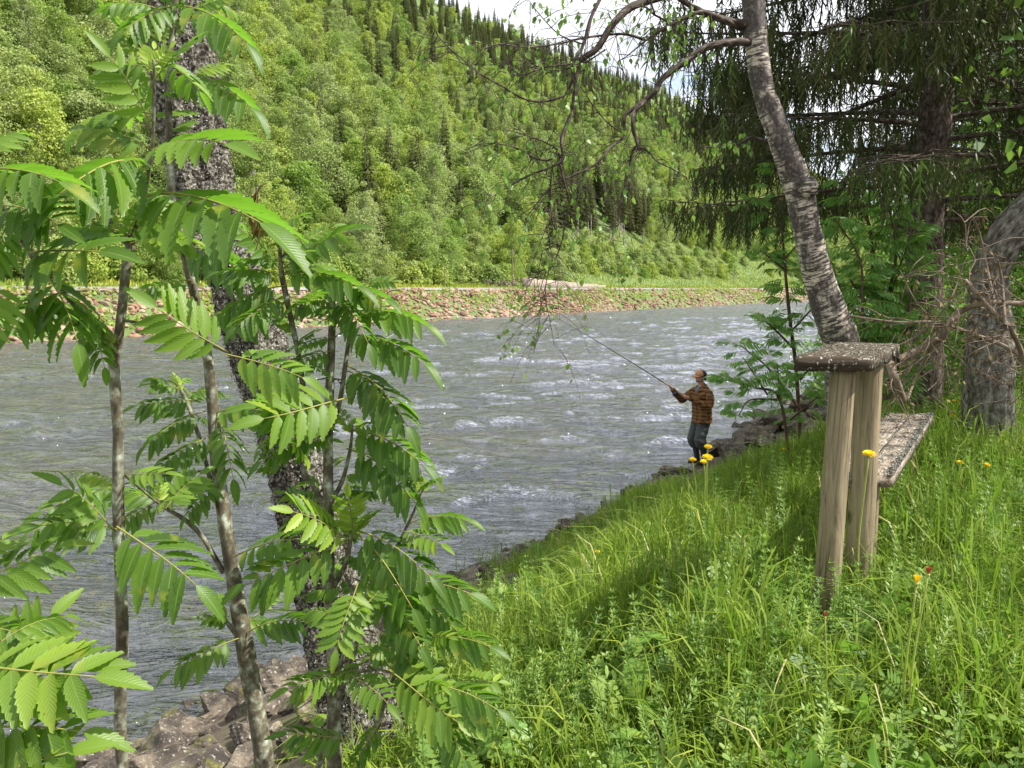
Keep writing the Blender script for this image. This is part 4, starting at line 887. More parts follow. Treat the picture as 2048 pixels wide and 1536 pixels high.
def sapling(name, label, stems, leaves, seed, nrand, lrange=(.11, .19), var=(.25, .7), minf=.35, top=None, lib=None, matl='rowan', bark='rowan_bark', sides=12, leafdepth=None, tipbunch=4, rmax=.011):
    q = np.random.default_rng(seed); sp = [[P(*pt[:3]) for pt in st] for st in stems]
    b0 = sp[0][0]; b0.z = float(ground(b0.x, b0.y))-.08; org = Vector(b0); e = thing(name, label, 'rowan sapling', tuple(org))
    W_ = Acc(); A_ = Acc(); S = Acc(); nodes = []
    for st, pl in zip(stems, sp):
        loc = [np.array(p-org) for p in pl]; rr = [pt[3]/2*pt[2]/F for pt in st]; addtube(W_, loc, rr, sides, .06, 6, seed+len(nodes))
        C, cr_ = smooth_path(loc, rr, 6); n0 = len(nodes)
        for i in range(len(C)):
            if cr_[i] < rmax: nodes.append((C[i], nrm(C[min(i+1, len(C)-1)]-C[max(i-1, 0)]), i/len(C)))
        if cr_[-1] < .006:
            for k in range(tipbunch):      # rosette of leaves at a shoot tip
                a = k*2.4+q.uniform(-.4, .4)+seed; el = q.uniform(.15, .9) if k < tipbunch-1 else 1.3; d = np.array([math.cos(a)*math.cos(el), math.sin(a)*math.cos(el), math.sin(el)]); ln = q.uniform(*lrange)*(1 if k < tipbunch-1 else .5)
                p = C[-1]-nrm(C[-1]-C[-2])*.02*k*(ln/.15); put_leaf(A_, S, p, p+d*ln, [0, 0, 1.]+.35*rand_unit(1, q)[0]+.5*TOC(p+np.array(org)), q.uniform(*var) if k < tipbunch-1 else .97, q.integers(0, 6), lib)
    for i in range(nrand):
        p, t_, f = nodes[q.integers(0, len(nodes))]
        a = q.uniform(0, 6.28); el = q.uniform(-.15, .6); d = np.array([math.cos(a)*math.cos(el), math.sin(a)*math.cos(el)*.8, math.sin(el)]); ln = q.uniform(*lrange)
        if q.random() < .45:   # leaf on a short side shoot
            p2 = p+d*q.uniform(.03, .12); addtube(W_, [p, (p+p2)/2+np.array([0, 0, .008]), p2], [.0022, .002, .0015], 5, 0, 2); p = p2
        zz_ = nrm(np.array([0, 0, 1.])+.3*rand_unit(1, q)[0]+.6*TOC(p+np.array(org))); put_leaf(A_, S, p, p+d*ln, zz_, q.uniform(*var), q.integers(0, 6), lib)
    for lf in leaves:
        x0, y0, x1, y1, d0, d1, v, k = lf[:8]; fc = lf[8] if len(lf) > 8 else .4
        a = np.array(P(x0, y0, d0)-org); b_ = np.array(P(x1, y1, d1)-org); b_[2] += 0.0
        if len(lf) > 9:    # twig joining the leaf to its stem
            j = np.array(P(lf[9], lf[10], lf[11])-org); addtube(W_, [j, (j+a)/2+np.array([0, 0, .01]), a], [.003, .0025, .0018], 6, 0, 3)
        put_leaf(A_, S, a, b_, nrm(np.array([0, 0, 1.])*(1-fc)+fc*TOC(a+np.array(org))), v, k, lib)
    W_.build('trunk', MT[bark], e); F3, F4 = np.concatenate(S.F3)+A_.n, np.concatenate([np.concatenate(A_.F4), np.concatenate(S.F4)+A_.n]); na = sum(len(f) for f in A_.F4)
    mk('foliage', np.concatenate(A_.V+S.V), [F4, F3], [MT[matl], MT['rachis']], e, True, np.concatenate(A_.var+S.var), np.concatenate(A_.tc+S.tc), np.concatenate([np.zeros(na, int), np.ones(len(F4)-na+len(F3), int)])); return e

# leftmost sapling, nearest to the camera
stA = [[(250, 1640, 1.62, 25), (243, 1500, 1.60, 24), (245, 1300, 1.57, 24), (242, 1180, 1.56, 24), (236, 1000, 1.55, 22), (236, 870, 1.54, 21), (229, 760, 1.53, 21), (229, 700, 1.53, 22)],
       [(229, 705, 1.53, 22), (205, 665, 1.50, 19), (175, 632, 1.47, 16), (130, 585, 1.43, 15), (62, 505, 1.36, 14), (0, 405, 1.28, 12), (-60, 320, 1.22, 10)],
       [(229, 705, 1.53, 20), (238, 670, 1.53, 18), (246, 600, 1.53, 17), (254, 530, 1.53, 19), (262, 490, 1.53, 22)],
       [(262, 492, 1.53, 16), (240, 470, 1.53, 12), (222, 450, 1.53, 11), (212, 418, 1.53, 9), (208, 400, 1.53, 8)], [(258, 480, 1.53, 13), (248, 465, 1.52, 10), (247, 448, 1.52, 11)],
       [(262, 490, 1.53, 12), (272, 450, 1.52, 9), (287, 405, 1.5, 8), (296, 350, 1.47, 8), (305, 290, 1.45, 7), (308, 200, 1.43, 6), (308, 120, 1.41, 4)],
       [(250, 950, 1.55, 6), (290, 985, 1.6, 5), (330, 1018, 1.68, 5)]]
lfA = [(305, 300, 475, 245, 1.45, 1.30, .55, 3, .45), (296, 392, 560, 352, 1.47, 1.25, .42, 1, .3), (300, 330, 60, 262, 1.45, 1.18, .35, 2, .3), (300, 300, 150, 215, 1.45, 1.4, .5, 1, .45), (300, 250, 205, 75, 1.44, 1.35, .6, 0, .55), (302, 230, 110, 208, 1.45, 1.5, .75, 1, .4), (308, 135, 345, 85, 1.42, 1.42, 1.0, 5, .6), (262, 485, 412, 452, 1.5, 1.5, .9, 1, .3), (210, 400, 285, 365, 1.52, 1.45, .75, 5, .5), (210, 402, 160, 350, 1.52, 1.5, .4, 3, .5), (60, 505, 90, 395, 1.34, 1.2, .35, 5, .65), (60, 505, 225, 480, 1.34, 1.2, .28, 0, .6), (20, 440, -60, 560, 1.28, 1.2, .35, 3, .7), (0, 410, 130, 440, 1.28, 1.2, .3, 3, .7), (-20, 380, -80, 270, 1.24, 1.15, .5, 0, .6), (90, 540, 160, 640, 1.4, 1.25, .45, 2, .3), (175, 632, 215, 740, 1.45, 1.4, .4, 2, .5), (130, 585, -20, 640, 1.4, 1.25, .4, 1, .4), (-40, 345, 130, 300, 1.22, 1.12, .5, 1, .4), (0, 560, -40, 690, 1.3, 1.2, .6, 0, .6), (455, 705, 285, 585, 1.30, 1.20, .62, 3, .72, 246, 640, 1.53), (455, 705, 640, 745, 1.30, 1.28, .6, 1, .55), (240, 1050, 425, 1165, 1.52, 1.40, .38, 1, .45), (235, 1062, 60, 1010, 1.54, 1.4, .3, 1, .4), (225, 1060, 110, 940, 1.54, 1.45, .35, 0, .4), (240, 690, 170, 560, 1.52, 1.4, .35, 2, .4)]
lfF = [(-70, 1180, 135, 1055, 1.25, 1.3, .5, 1, .45), (-30, 1400, 125, 1190, 1.18, 1.25, .72, 3, .6), (-80, 1420, 210, 1300, 1.02, 1.05, .62, 3, .5), (-60, 1330, 250, 1340, 1.05, 1.02, .66, 0, .45), (-60, 1450, 190, 1430, 1.05, 1.0, .6, 1, .5), (-80, 1560, 180, 1480, 1.0, 1.0, .75, 0, .55), (-50, 1490, 120, 1560, 1.05, .98, .8, 3, .6), (-40, 1300, 60, 1420, 1.15, 1.1, .45, 2, .4), (-80, 1240, 90, 1260, 1.2, 1.2, .5, 1, .4)]
sapling('rowan_sapling', 'nearest rowan sapling with forked lichen-spotted stem, leftmost of the rowans', stA, lfA, 1, 6, (.10, .15), (.3, .65), rmax=.0095)
stF = [[(-50, 1750, 1.15, 20), (-66, 1560, 1.1, 18), (-70, 1440, 1.08, 15), (-60, 1320, 1.12, 12), (-70, 1200, 1.2, 9), (-80, 1120, 1.25, 6)], [(-66, 1500, 1.09, 9), (-60, 1450, 1.05, 7), (-80, 1410, 1.02, 5)], [(-62, 1330, 1.12, 8), (-45, 1370, 1.16, 5), (-32, 1395, 1.18, 4)]]
sapling('rowan_sapling', 'rowan sapling reaching in from the bottom left corner with big bright leaves', stF, lfF, 9, 3, (.09, .13), (.5, .8), rmax=.0085)
stB = [[(556, 1640, 2.12, 44), (528, 1520, 2.1, 40), (512, 1420, 2.1, 38), (490, 1290, 2.1, 38), (466, 1150, 2.1, 30), (446, 1020, 2.1, 28), (432, 900, 2.1, 27), (424, 790, 2.1, 22), (408, 670, 2.08, 19), (372, 520, 2.05, 17), (346, 400, 2.0, 15), (338, 270, 2.0, 13), (340, 120, 2.0, 12), (352, 0, 2.0, 10), (356, -120, 2.0, 6)],
       [(338, 300, 2.0, 10), (310, 240, 2.02, 9), (306, 120, 2.04, 10), (302, 0, 2.05, 9), (300, -120, 2.05, 5)],
       [(447, 1145, 2.1, 11), (405, 1075, 2.08, 10), (370, 1040, 2.06, 9), (332, 1016, 2.05, 8), (318, 990, 2.04, 5)], [(430, 1000, 2.1, 9), (400, 880, 2.12, 9), (372, 800, 2.14, 8), (355, 770, 2.15, 4)],
       [(312, 265, 2.0, 8), (285, 240, 2.0, 7), (262, 215, 2.0, 4)], [(312, 130, 2.0, 7), (290, 105, 2.0, 7), (258, 62, 2.0, 4)], [(355, 60, 2.0, 8), (378, 20, 2.0, 7), (395, -40, 2.0, 4)], [(488, 1290, 2.1, 16), (470, 1265, 2.1, 11), (440, 1230, 2.1, 5)]]
lfB = [(345, 145, 548, 168, 1.98, 1.85, .3, 1, .25), (350, 10, 535, 45, 1.98, 1.85, .3, 1, .3), (352, 10, 210, 30, 1.98, 1.8, .4, 1, .35), (320, 20, 180, -40, 1.98, 1.85, .45, 2, .35),
       (410, 820, 245, 865, 2.1, 1.95, .25, 2, .3), (395, 800, 240, 790, 2.1, 2.0, .25, 1, .4), (420, 830, 560, 790, 2.1, 2.0, .4, 1, .4), (425, 870, 270, 930, 2.1, 1.95, .3, 1, .3), (430, 840, 480, 930, 2.1, 1.9, .4, 2, .4),
       (480, 1275, 300, 1330, 2.08, 1.95, .5, 1, .3), (495, 1265, 620, 1210, 2.08, 2.0, .2, 1, .4), (470, 1110, 620, 1060, 2.08, 1.95, .35, 0, .4), (440, 960, 340, 1040, 2.1, 2.0, .35, 1, .3), (320, 1000, 180, 1060, 2.04, 1.9, .3, 1, .3), (318, 990, 420, 940, 2.04, 1.95, .4, 1, .3),
       (400, 640, 560, 590, 2.05, 1.9, .3, 1, .4), (360, 500, 520, 480, 2.03, 1.85, .3, 2, .4), (345, 430, 470, 400, 2.0, 1.85, .35, 1, .4), (380, 560, 260, 560, 2.05, 1.9, .35, 1, .4), (240, 970, 45, 1000, 1.9, 1.7, .35, 1, .35, 436, 940, 2.1), (180, 1010, 30, 1040, 1.75, 1.6, .3, 2, .35)]
sapling('rowan_sapling', 'tall rowan sapling with the thickest leaning grey stem, in front of the lichened trunk', stB, lfB, 2, 30, (.09, .15), (.3, .8), lib=CLM, rmax=.0105)
stC = [[(668, 1640, 1.95, 36), (668, 1480, 1.95, 32), (668, 1370, 1.95, 28), (660, 1200, 1.93, 24), (657, 1050, 1.92, 22), (656, 900, 1.92, 20), (660, 760, 1.92, 17), (664, 660, 1.92, 15), (664, 572, 1.92, 13)],
       [(650, 870, 1.92, 10), (628, 830, 1.92, 9), (610, 790, 1.91, 11), (595, 700, 1.9, 11), (578, 620, 1.9, 11), (564, 550, 1.9, 11), (560, 500, 1.88, 7), (558, 440, 1.86, 4)],
       [(662, 860, 1.92, 11), (680, 800, 1.92, 10), (692, 720, 1.92, 9), (700, 660, 1.92, 7), (706, 612, 1.92, 5)], [(656, 1020, 1.92, 12), (625, 970, 1.92, 9), (600, 920, 1.92, 8), (592, 850, 1.92, 4)], [(660, 1010, 1.92, 10), (685, 960, 1.92, 9), (700, 900, 1.92, 7), (705, 850, 1.9, 4)],
       [(664, 1180, 1.93, 12), (690, 1130, 1.9, 10), (700, 1085, 1.88, 9), (702, 1060, 1.88, 5)], [(690, 1150, 1.9, 8), (715, 1210, 1.8, 7), (700, 1240, 1.72, 4)], [(672, 1400, 1.95, 18), (700, 1330, 1.93, 12), (735, 1200, 1.9, 8), (745, 1140, 1.9, 4)],
       [(690, 1600, 1.95, 18), (745, 1470, 1.93, 12), (800, 1330, 1.9, 8), (860, 1270, 1.85, 4)], [(620, 1600, 2.0, 18), (660, 1450, 2.0, 12), (690, 1300, 2.0, 9), (760, 1160, 1.95, 8), (820, 1040, 1.9, 6), (850, 970, 1.9, 3)], [(690, 1350, 1.93, 8), (760, 1340, 1.85, 6), (840, 1370, 1.78, 4)]]
lfC = [(562, 545, 470, 425, 1.9, 1.8, .35, 0, .4), (562, 540, 720, 430, 1.9, 1.8, .35, 0, .4), (562, 550, 415, 510, 1.9, 1.8, .3, 1, .3), (562, 550, 745, 525, 1.9, 1.78, .3, 1, .3), (568, 570, 400, 590, 1.9, 1.8, .25, 2, .35), (570, 590, 440, 640, 1.9, 1.75, .3, 1, .35), (566, 555, 640, 470, 1.9, 1.85, .6, 3, .4),
       (664, 590, 560, 600, 1.92, 1.8, .25, 1, .3), (664, 585, 790, 560, 1.92, 1.8, .35, 1, .3), (665, 600, 760, 640, 1.92, 1.75, .3, 2, .3), (700, 625, 885, 608, 1.92, 1.82, .45, 1, .25), (695, 670, 890, 690, 1.92, 1.78, .25, 1, .25), (668, 700, 540, 720, 1.92, 1.8, .3, 1, .4),
       (690, 730, 855, 840, 1.92, 1.75, .25, 1, .35), (680, 740, 820, 790, 1.92, 1.78, .3, 2, .35), (700, 800, 480, 830, 1.85, 1.62, .62, 0, .68), (690, 860, 890, 900, 1.92, 1.78, .2, 1, .3), (670, 840, 500, 770, 1.9, 1.7, .45, 1, .5), (690, 900, 880, 960, 1.92, 1.8, .25, 2, .3), (640, 870, 500, 890, 1.9, 1.75, .35, 2, .4), (620, 930, 570, 850, 1.9, 1.75, .85, 0, .5),
       (690, 1080, 430, 1160, 1.88, 1.7, .42, 1, .5), (695, 1075, 575, 1005, 1.88, 1.72, .85, 3, .6), (702, 1075, 700, 975, 1.88, 1.8, 1.0, 5, .7), (705, 1060, 905, 1140, 1.88, 1.75, .2, 1, .4), (705, 1070, 860, 1190, 1.88, 1.68, .3, 2, .5), (820, 1045, 955, 1010, 1.9, 1.85, .45, 1, .25), (845, 980, 820, 930, 1.9, 1.88, .95, 5, .5), (800, 1060, 900, 1090, 1.9, 1.8, .7, 0, .4),
       (712, 1165, 668, 1335, 1.75, 1.62, .66, 3, .85), (690, 1340, 560, 1360, 1.85, 1.7, .55, 1, .5), (700, 1345, 790, 1420, 1.82, 1.68, .5, 0, .6), (775, 1345, 955, 1455, 1.78, 1.64, .78, 3, .8), (850, 1280, 1000, 1265, 1.85, 1.75, .3, 1, .4), (790, 1290, 880, 1400, 1.85, 1.7, .3, 2, .4), (840, 1370, 1030, 1400, 1.76, 1.65, .35, 1, .45), (850, 1400, 950, 1530, 1.76, 1.6, .25, 1, .5), (745, 1180, 870, 1300, 1.88, 1.72, .25, 1, .5), (760, 1170, 980, 1150, 1.92, 1.85, .35, 1, .35), (800, 1190, 960, 1240, 1.9, 1.8, .3, 2, .4), (700, 1480, 560, 1440, 1.9, 1.8, .3, 1, .4), (760, 1440, 690, 1540, 1.88, 1.75, .3, 2, .5)]
sapling('rowan_sapling', 'bushy upright rowan sapling with a cut-off top, rightmost of the foreground rowans', stC, lfC, 3, 66, (.09, .145), (.3, .8), lib=CLM, rmax=.0085)
# wilted brown leaf hanging at the left
acc = Acc(); org = P(515, 385, 1.7); lt2 = blade_tpl(.13, 4, .5, .35); _keep.append(lt2)
for i in range(7):
    d = nrm(np.array([random.uniform(-.28, .28), random.uniform(-.2, .2), -1])); z = nrm(np.cross(d, rand_unit(1)[0])); M = np.stack([np.cross(d, z), d, z], -1)*random.uniform(.05, .085); acc.add(lt2[0]@M.T+np.array([random.uniform(-.008, .008), 0, -.012*i+.01]), lt2[1], random.random(), _TC[id(lt2[0])])
addtube(acc, [(0, 0, -.09), (0, 0, 0), (.02, .0, .02)], [.001, .0015, .0015], 5, 0, 2)
wo = acc.build('withered_leaf', leaf_mat('withered', [(0, (.05, .04, .02)), (.6, (.16, .10, .04)), (1, (.16, .2, .05))], .25, (.25, .16, .03), .7, .2)); wo.location = org; tag(wo, 'shrivelled brown rowan leaf hanging down among the green leaves', 'leaf')

# farther rowans at the right
stD = [[(1752, 790, 7.6, 9), (1746, 600, 7.6, 8), (1738, 450, 7.5, 6), (1690, 360, 7.4, 3)], [(1775, 780, 7.5, 8), (1778, 600, 7.5, 7), (1792, 500, 7.4, 5), (1770, 380, 7.4, 3)], [(1740, 780, 7.2, 8), (1725, 620, 7.1, 6), (1720, 520, 7.1, 4), (1672, 440, 7.0, 3)], [(1735, 780, 7.6, 8), (1700, 640, 7.5, 6), (1668, 540, 7.4, 3)], [(1780, 800, 7.3, 8), (1815, 640, 7.2, 6), (1828, 540, 7.2, 3)], [(1770, 800, 7.0, 8), (1800, 700, 7.0, 6), (1850, 620, 7.0, 3)],
       [(1746, 620, 7.6, 5), (1700, 560, 7.3, 3)], [(1778, 600, 7.5, 5), (1820, 470, 7.3, 3)], [(1740, 700, 7.2, 5), (1775, 650, 7.0, 3)]]
sapling('rowan_bush', 'dense bright rowan bush in the shade under the big spruce trunk', stD, [], 4, 480, (.20, .32), (.35, .95), lib=CLS, matl='rowan_far', bark='rowan_twig', sides=6, rmax=.03, tipbunch=7)
stE = [[(1604, 880, 8.6, 8), (1594, 760, 8.5, 8), (1580, 640, 8.4, 7), (1572, 560, 8.3, 6), (1562, 440, 8.2, 4), (1548, 330, 8.2, 2)], [(1590, 700, 8.4, 5), (1540, 650, 8.2, 3), (1515, 640, 8.1, 2)], [(1600, 820, 8.5, 5), (1540, 740, 8.2, 4), (1480, 690, 8.1, 2)], [(1585, 660, 8.4, 5), (1640, 600, 8.3, 3)], [(1568, 520, 8.3, 4), (1610, 470, 8.2, 2)], [(1570, 540, 8.3, 4), (1520, 500, 8.2, 2)], [(1562, 440, 8.2, 4), (1500, 400, 8.1, 2)], [(1600, 760, 8.4, 5), (1650, 700, 8.3, 3)]]
sapling('rowan_sapling', 'slender rowan sapling rising left of the leaning birch above the river', stE, [], 5, 120, (.18, .30), (.35, .95), lib=CLS, matl='rowan_far', bark='rowan_twig', sides=6, rmax=.02, tipbunch=5)
stG = [[(1585, 860, 8.0, 7), (1560, 800, 7.9, 6), (1510, 775, 7.8, 4), (1450, 760, 7.7, 2)], [(1560, 800, 7.9, 5), (1500, 800, 7.8, 3), (1478, 830, 7.7, 2)], [(1580, 840, 8, 5), (1640, 790, 7.8, 2)], [(1560, 800, 7.9, 4), (1555, 730, 7.9, 2)], [(1535, 790, 7.9, 4), (1490, 720, 7.8, 2)]]
sapling('rowan_sapling', 'low spreading rowan sapling on the rocks just right of the angler', stG, [], 6, 60, (.16, .27), (.35, .95), lib=CLS, matl='rowan_far', bark='rowan_twig', sides=6, rmax=.02, tipbunch=5)

# ================================================================== TABLE AND BENCH
def PZ(px, py, z):
    cx = (px-1024)/F; cy = (py-768)/F; t_ = (CZ-z)/(ST+cy*CT); return np.array([cx*t_, (CT-cy*ST)*t_, z])
def wood_mat(name, stops, lich=None, lcol=(.42, .42, .38), sc=1.0, moss=None):
    m, t, o, b = M_new(name); v = attr(t, 'tc').outputs['Vector']
    n1 = noise_n(t, v, 16*sc, 8, .7, 1.8, (1, 1, .11)); n2 = noise_n(t, v, 70*sc, 4, .6, .3, (1, 1, .03)); n3 = noise_n(t, v, 9, 6, .6)
    c = ramp(t, stops, n1).outputs[0]; cr_ = ramp(t, [(.36, (.35, .35, .35)), (.46, (1, 1, 1))], n2).outputs[0]; c = mixc(t, .8, c, cr_, 'MULTIPLY')
    vo = t.nodes.new('ShaderNodeTexVoronoi'); vo.inputs['Scale'].default_value = 5.5; mpk = t.nodes.new('ShaderNodeMapping'); mpk.inputs['Scale'].default_value = (1, 1, .55); t.links.new(v, mpk.inputs[0]); t.links.new(mpk.outputs[0], vo.inputs['Vector'])
    c = mixc(t, 1.0, c, ramp(t, [(.06, (.30, .24, .2)), (.13, (1, 1, 1))], vo.outputs['Distance']).outputs[0], 'MULTIPLY')
    if lich:
        nl = noise_n(t, v, 46, 6, .7); f = ramp(t, [(lich, (0, 0, 0)), (lich+.04, (1, 1, 1))], nl).outputs[0]; c = mixc(t, f, c, lcol)
    if moss:
        f = ramp(t, [(.5, (0, 0, 0)), (.6, (1, 1, 1))], n3).outputs[0]; c = mixc(t, f, c, moss)
    t.links.new(c, b.inputs['Base Color']); b.inputs['Roughness'].default_value = .85; b.inputs['Specular IOR Level'].default_value = .2
    bump(t, b, mixc(t, .5, n1, n2), .6, .006); return m
MT['post'] = wood_mat('weathered_post', [(.3, (.075, .058, .035)), (.42, (.19, .15, .095)), (.6, (.30, .245, .155)), (.8, (.40, .34, .23))])
MT['plank'] = wood_mat('mossy_plank', [(.3, (.020, .015, .010)), (.5, (.055, .040, .026)), (.7, (.14, .115, .08))], .58, sc=.8)
MT['bench'] = wood_mat('bench_plank', [(.3, (.09, .065, .048)), (.5, (.20, .155, .115)), (.7, (.32, .27, .21))], .55, sc=.8)
def board(acc, c4, z0, th, grain_axis, seed, nx=10, ny=4):
    "a worn board over the plan quad c4 (a,b,c,d); grain runs a->b when grain_axis=0"
    q = np.random.default_rng(seed); a, b_, c, d = [np.array(p[:2]) for p in c4]; V = []; T_ = []; idx = {}
    us = np.linspace(0, 1, nx+1); vs = np.linspace(0, 1, ny+1)
    for lay in (1, 0):
        for i, u in enumerate(us):
            for j, v in enumerate(vs):
                p = (a*(1-u)+b_*u)*(1-v)+(d*(1-u)+c*u)*v; e = (i in (0, nx))+(j in (0, ny)); ctr = (a+b_+c+d)/4
                p = p+nrm(p-ctr)*(q.normal()*.0018-(.003*e if lay else 0)); z = (z0 if lay else z0-th)+q.normal()*.0012-(.004*e if lay else -.002*e)
                idx[lay, i, j] = len(V); V.append([p[0], p[1], z]); w_ = [np.linalg.norm(d-a)*v, z, np.linalg.norm(b_-a)*u+seed*3.7] if grain_axis == 0 else [np.linalg.norm(b_-a)*u, z, np.linalg.norm(d-a)*v+seed*3.7]; T_.append(w_)
    Fq = []
    for i in range(nx):
        for j in range(ny):
            Fq.append([idx[1, i, j], idx[1, i+1, j], idx[1, i+1, j+1], idx[1, i, j+1]]); Fq.append([idx[0, i, j+1], idx[0, i+1, j+1], idx[0, i+1, j], idx[0, i, j]])
    for i in range(nx):
        Fq.append([idx[0, i, 0], idx[0, i+1, 0], idx[1, i+1, 0], idx[1, i, 0]]); Fq.append([idx[1, i, ny], idx[1, i+1, ny], idx[0, i+1, ny], idx[0, i, ny]])
    for j in range(ny):
        Fq.append([idx[1, 0, j], idx[1, 0, j+1], idx[0, 0, j+1], idx[0, 0, j]]); Fq.append([idx[0, nx, j], idx[0, nx, j+1], idx[1, nx, j+1], idx[1, nx, j]])
    acc.add(np.array(V), np.array(Fq), .5, np.array(T_))
def lerp(a, b_, f): return a*(1-f)+b_*f
TZt = 1.235; A1 = PZ(1588, 711, TZt); B1 = PZ(1745, 712.5, TZt); C1 = PZ(1800, 687, TZt); D1 = PZ(1668, 684.5, TZt)
ctr = (A1+C1)/2; gz = float(ground(ctr[0], ctr[1])); org = np.array([ctr[0], ctr[1], gz])
table = thing('table', 'narrow weathered table with thick mossy planks on two round posts', 'table', tuple(org))
acc = Acc(); fr = [0, .40, .58, .76, .90, 1.0]
for i in range(5):
    f0, f1 = fr[i]+(.006 if i else 0), fr[i+1]-(.006 if i < 4 else 0); k = .006*math.sin(i*2.1)
    q4 = [lerp(A1, D1, f0), lerp(B1, C1, f0)+[k, 0, 0], lerp(B1, C1, f1)+[k, 0, 0], lerp(A1, D1, f1)]
    board(acc, [p-org for p in q4], TZt-gz+.0015*math.sin(i*5), .064, 0, i, 14, 4)
acc.build('tabletop', MT['plank'], table, smooth=False)
def post(name, x, y, ztop, rad, parent, org, mat='post', seed=0, sides=40, lean=0.0):
    z0 = float(ground(x, y))-.25; acc = Acc(); n = 60; zs = np.linspace(z0, ztop, n); q = np.random.default_rng(seed); th = np.arange(sides)/sides*2*np.pi; V = []; T_ = []
    for z in zs:
        rr = rad*(1+.02*np.sin(z*3+seed)+.018*np.sin(th*2+z*2+seed)+.010*np.sin(th*5-z*5)+.012*np.sin(11*th+z*1.3)+.004*q.normal(size=sides)); kn_ = .10*np.exp(-((z-.83)/.035)**2-((th-4.1)/.35)**2) if seed == 1 else 0
        rr = rr*(1+kn_); V += list(np.stack([x+lean*(z-ztop)-org[0]+rr*np.cos(th), y-org[1]+rr*np.sin(th), np.full(sides, z-org[2])], -1)); T_ += list(np.stack([rad*np.cos(th), rad*np.sin(th), np.full(sides, z+seed)], -1))
    i = np.arange(n-1)[:, None]*sides; j = np.arange(sides)[None]; k = (j+1) % sides; Fq = np.stack([i+j, i+k, i+k+sides, i+j+sides], -1).reshape(-1, 4)
    V.append([x-org[0], y-org[1], ztop-org[2]]); T_.append([0, 0, ztop]); tri = np.stack([(n-1)*sides+j[0], (n-1)*sides+k[0], np.full(sides, n*sides)], -1); acc.add(np.array(V), [Fq, tri], .5, np.array(T_)); return acc.build(name, MT[mat], parent)
zp = TZt-.067
p1 = P(1688, 750, 3.16); p2 = P(1738, 750, 3.56)
post('leg', p1.x, 3.17, zp, .050, table, org, seed=1, lean=.022); post('leg', p2.x, 3.56, zp, .060, table, org, seed=2)
BZ = .63; Bn = PZ(1786, 952, BZ); Bf = PZ(1868, 826, BZ); Lf = PZ(1776, 825, BZ); Ln = Bn-(Bf-Lf); ctr = (Ln+Bf)/2; gz = float(ground(ctr[0], ctr[1])); org = np.array([ctr[0], ctr[1], gz])
bench = thing('bench', 'long plank bench crusted with grey lichen behind the table posts', 'bench', tuple(org)); acc = Acc()
mid0 = lerp(Ln, Bn, .5); mid1 = lerp(Lf, Bf, .5)
board(acc, [p-org for p in (Ln, lerp(Ln, Bn, .495), lerp(Lf, Bf, .495), Lf)], BZ-gz, .058, 1, 11, 6, 30); board(acc, [p-org for p in (lerp(Ln, Bn, .505), Bn, Bf, lerp(Lf, Bf, .505))], BZ-gz, .058, 1, 12, 6, 30)
acc.build('seat', MT['bench'], bench, smooth=False)
for f, sd_ in ((.1, 3), (.88, 4)):
    c = lerp(lerp(Ln, Lf, f), lerp(Bn, Bf, f), .55); post('leg', c[0], c[1], BZ-.06, .055, bench, org, seed=sd_, sides=20)
# crust of lichen flakes on bench and table
def crust(parent, org, quad, z, n, size, seed, edge=False):
    q = np.random.default_rng(seed); a, b_, c, d = quad; u = q.random(n); v = q.random(n)
    if edge: u = np.where(q.random(n) < .75, 1-np.abs(q.normal(size=n))*.06, u)
    u = np.clip(u, 0, 1); p = (a[None]*(1-u[:, None])+b_[None]*u[:, None])*(1-v[:, None])+(d[None]*(1-u[:, None])+c[None]*u[:, None])*v[:, None]; p[:, 2] = z+.004*q.random(n)
    if edge: p[:, 2] -= np.where(u > .995, q.random(n)*.045, 0)
    kp = nz2d(p[:, 0]*2.3, p[:, 1]*1.9, .35, seed)+.9*q.normal(size=n) > -.2; p = p[kp]-org; n = len(p); X, Y, Z = rand_frames(n, q, 1.1); M, pos = frames(X, Y, Z, p, q.uniform(.4, 1, n)*size); acc = Acc(); place(acc, np.array([[-.5, -.3, 0], [.1, -.55, .1], [.55, .2, 0], [-.1, .5, .15]]), np.array([[0, 1, 2, 3]]), M, pos, q.random(n)); acc.build('lichen', bpy.data.materials['lichen'], parent, smooth=False)
crust(bench, org, (Ln, Bn, Bf, Lf), BZ, 12000, .010, 3, True)
crust(table, np.array(table.location), (A1, B1, C1, D1), TZt, 1500, .006, 4)

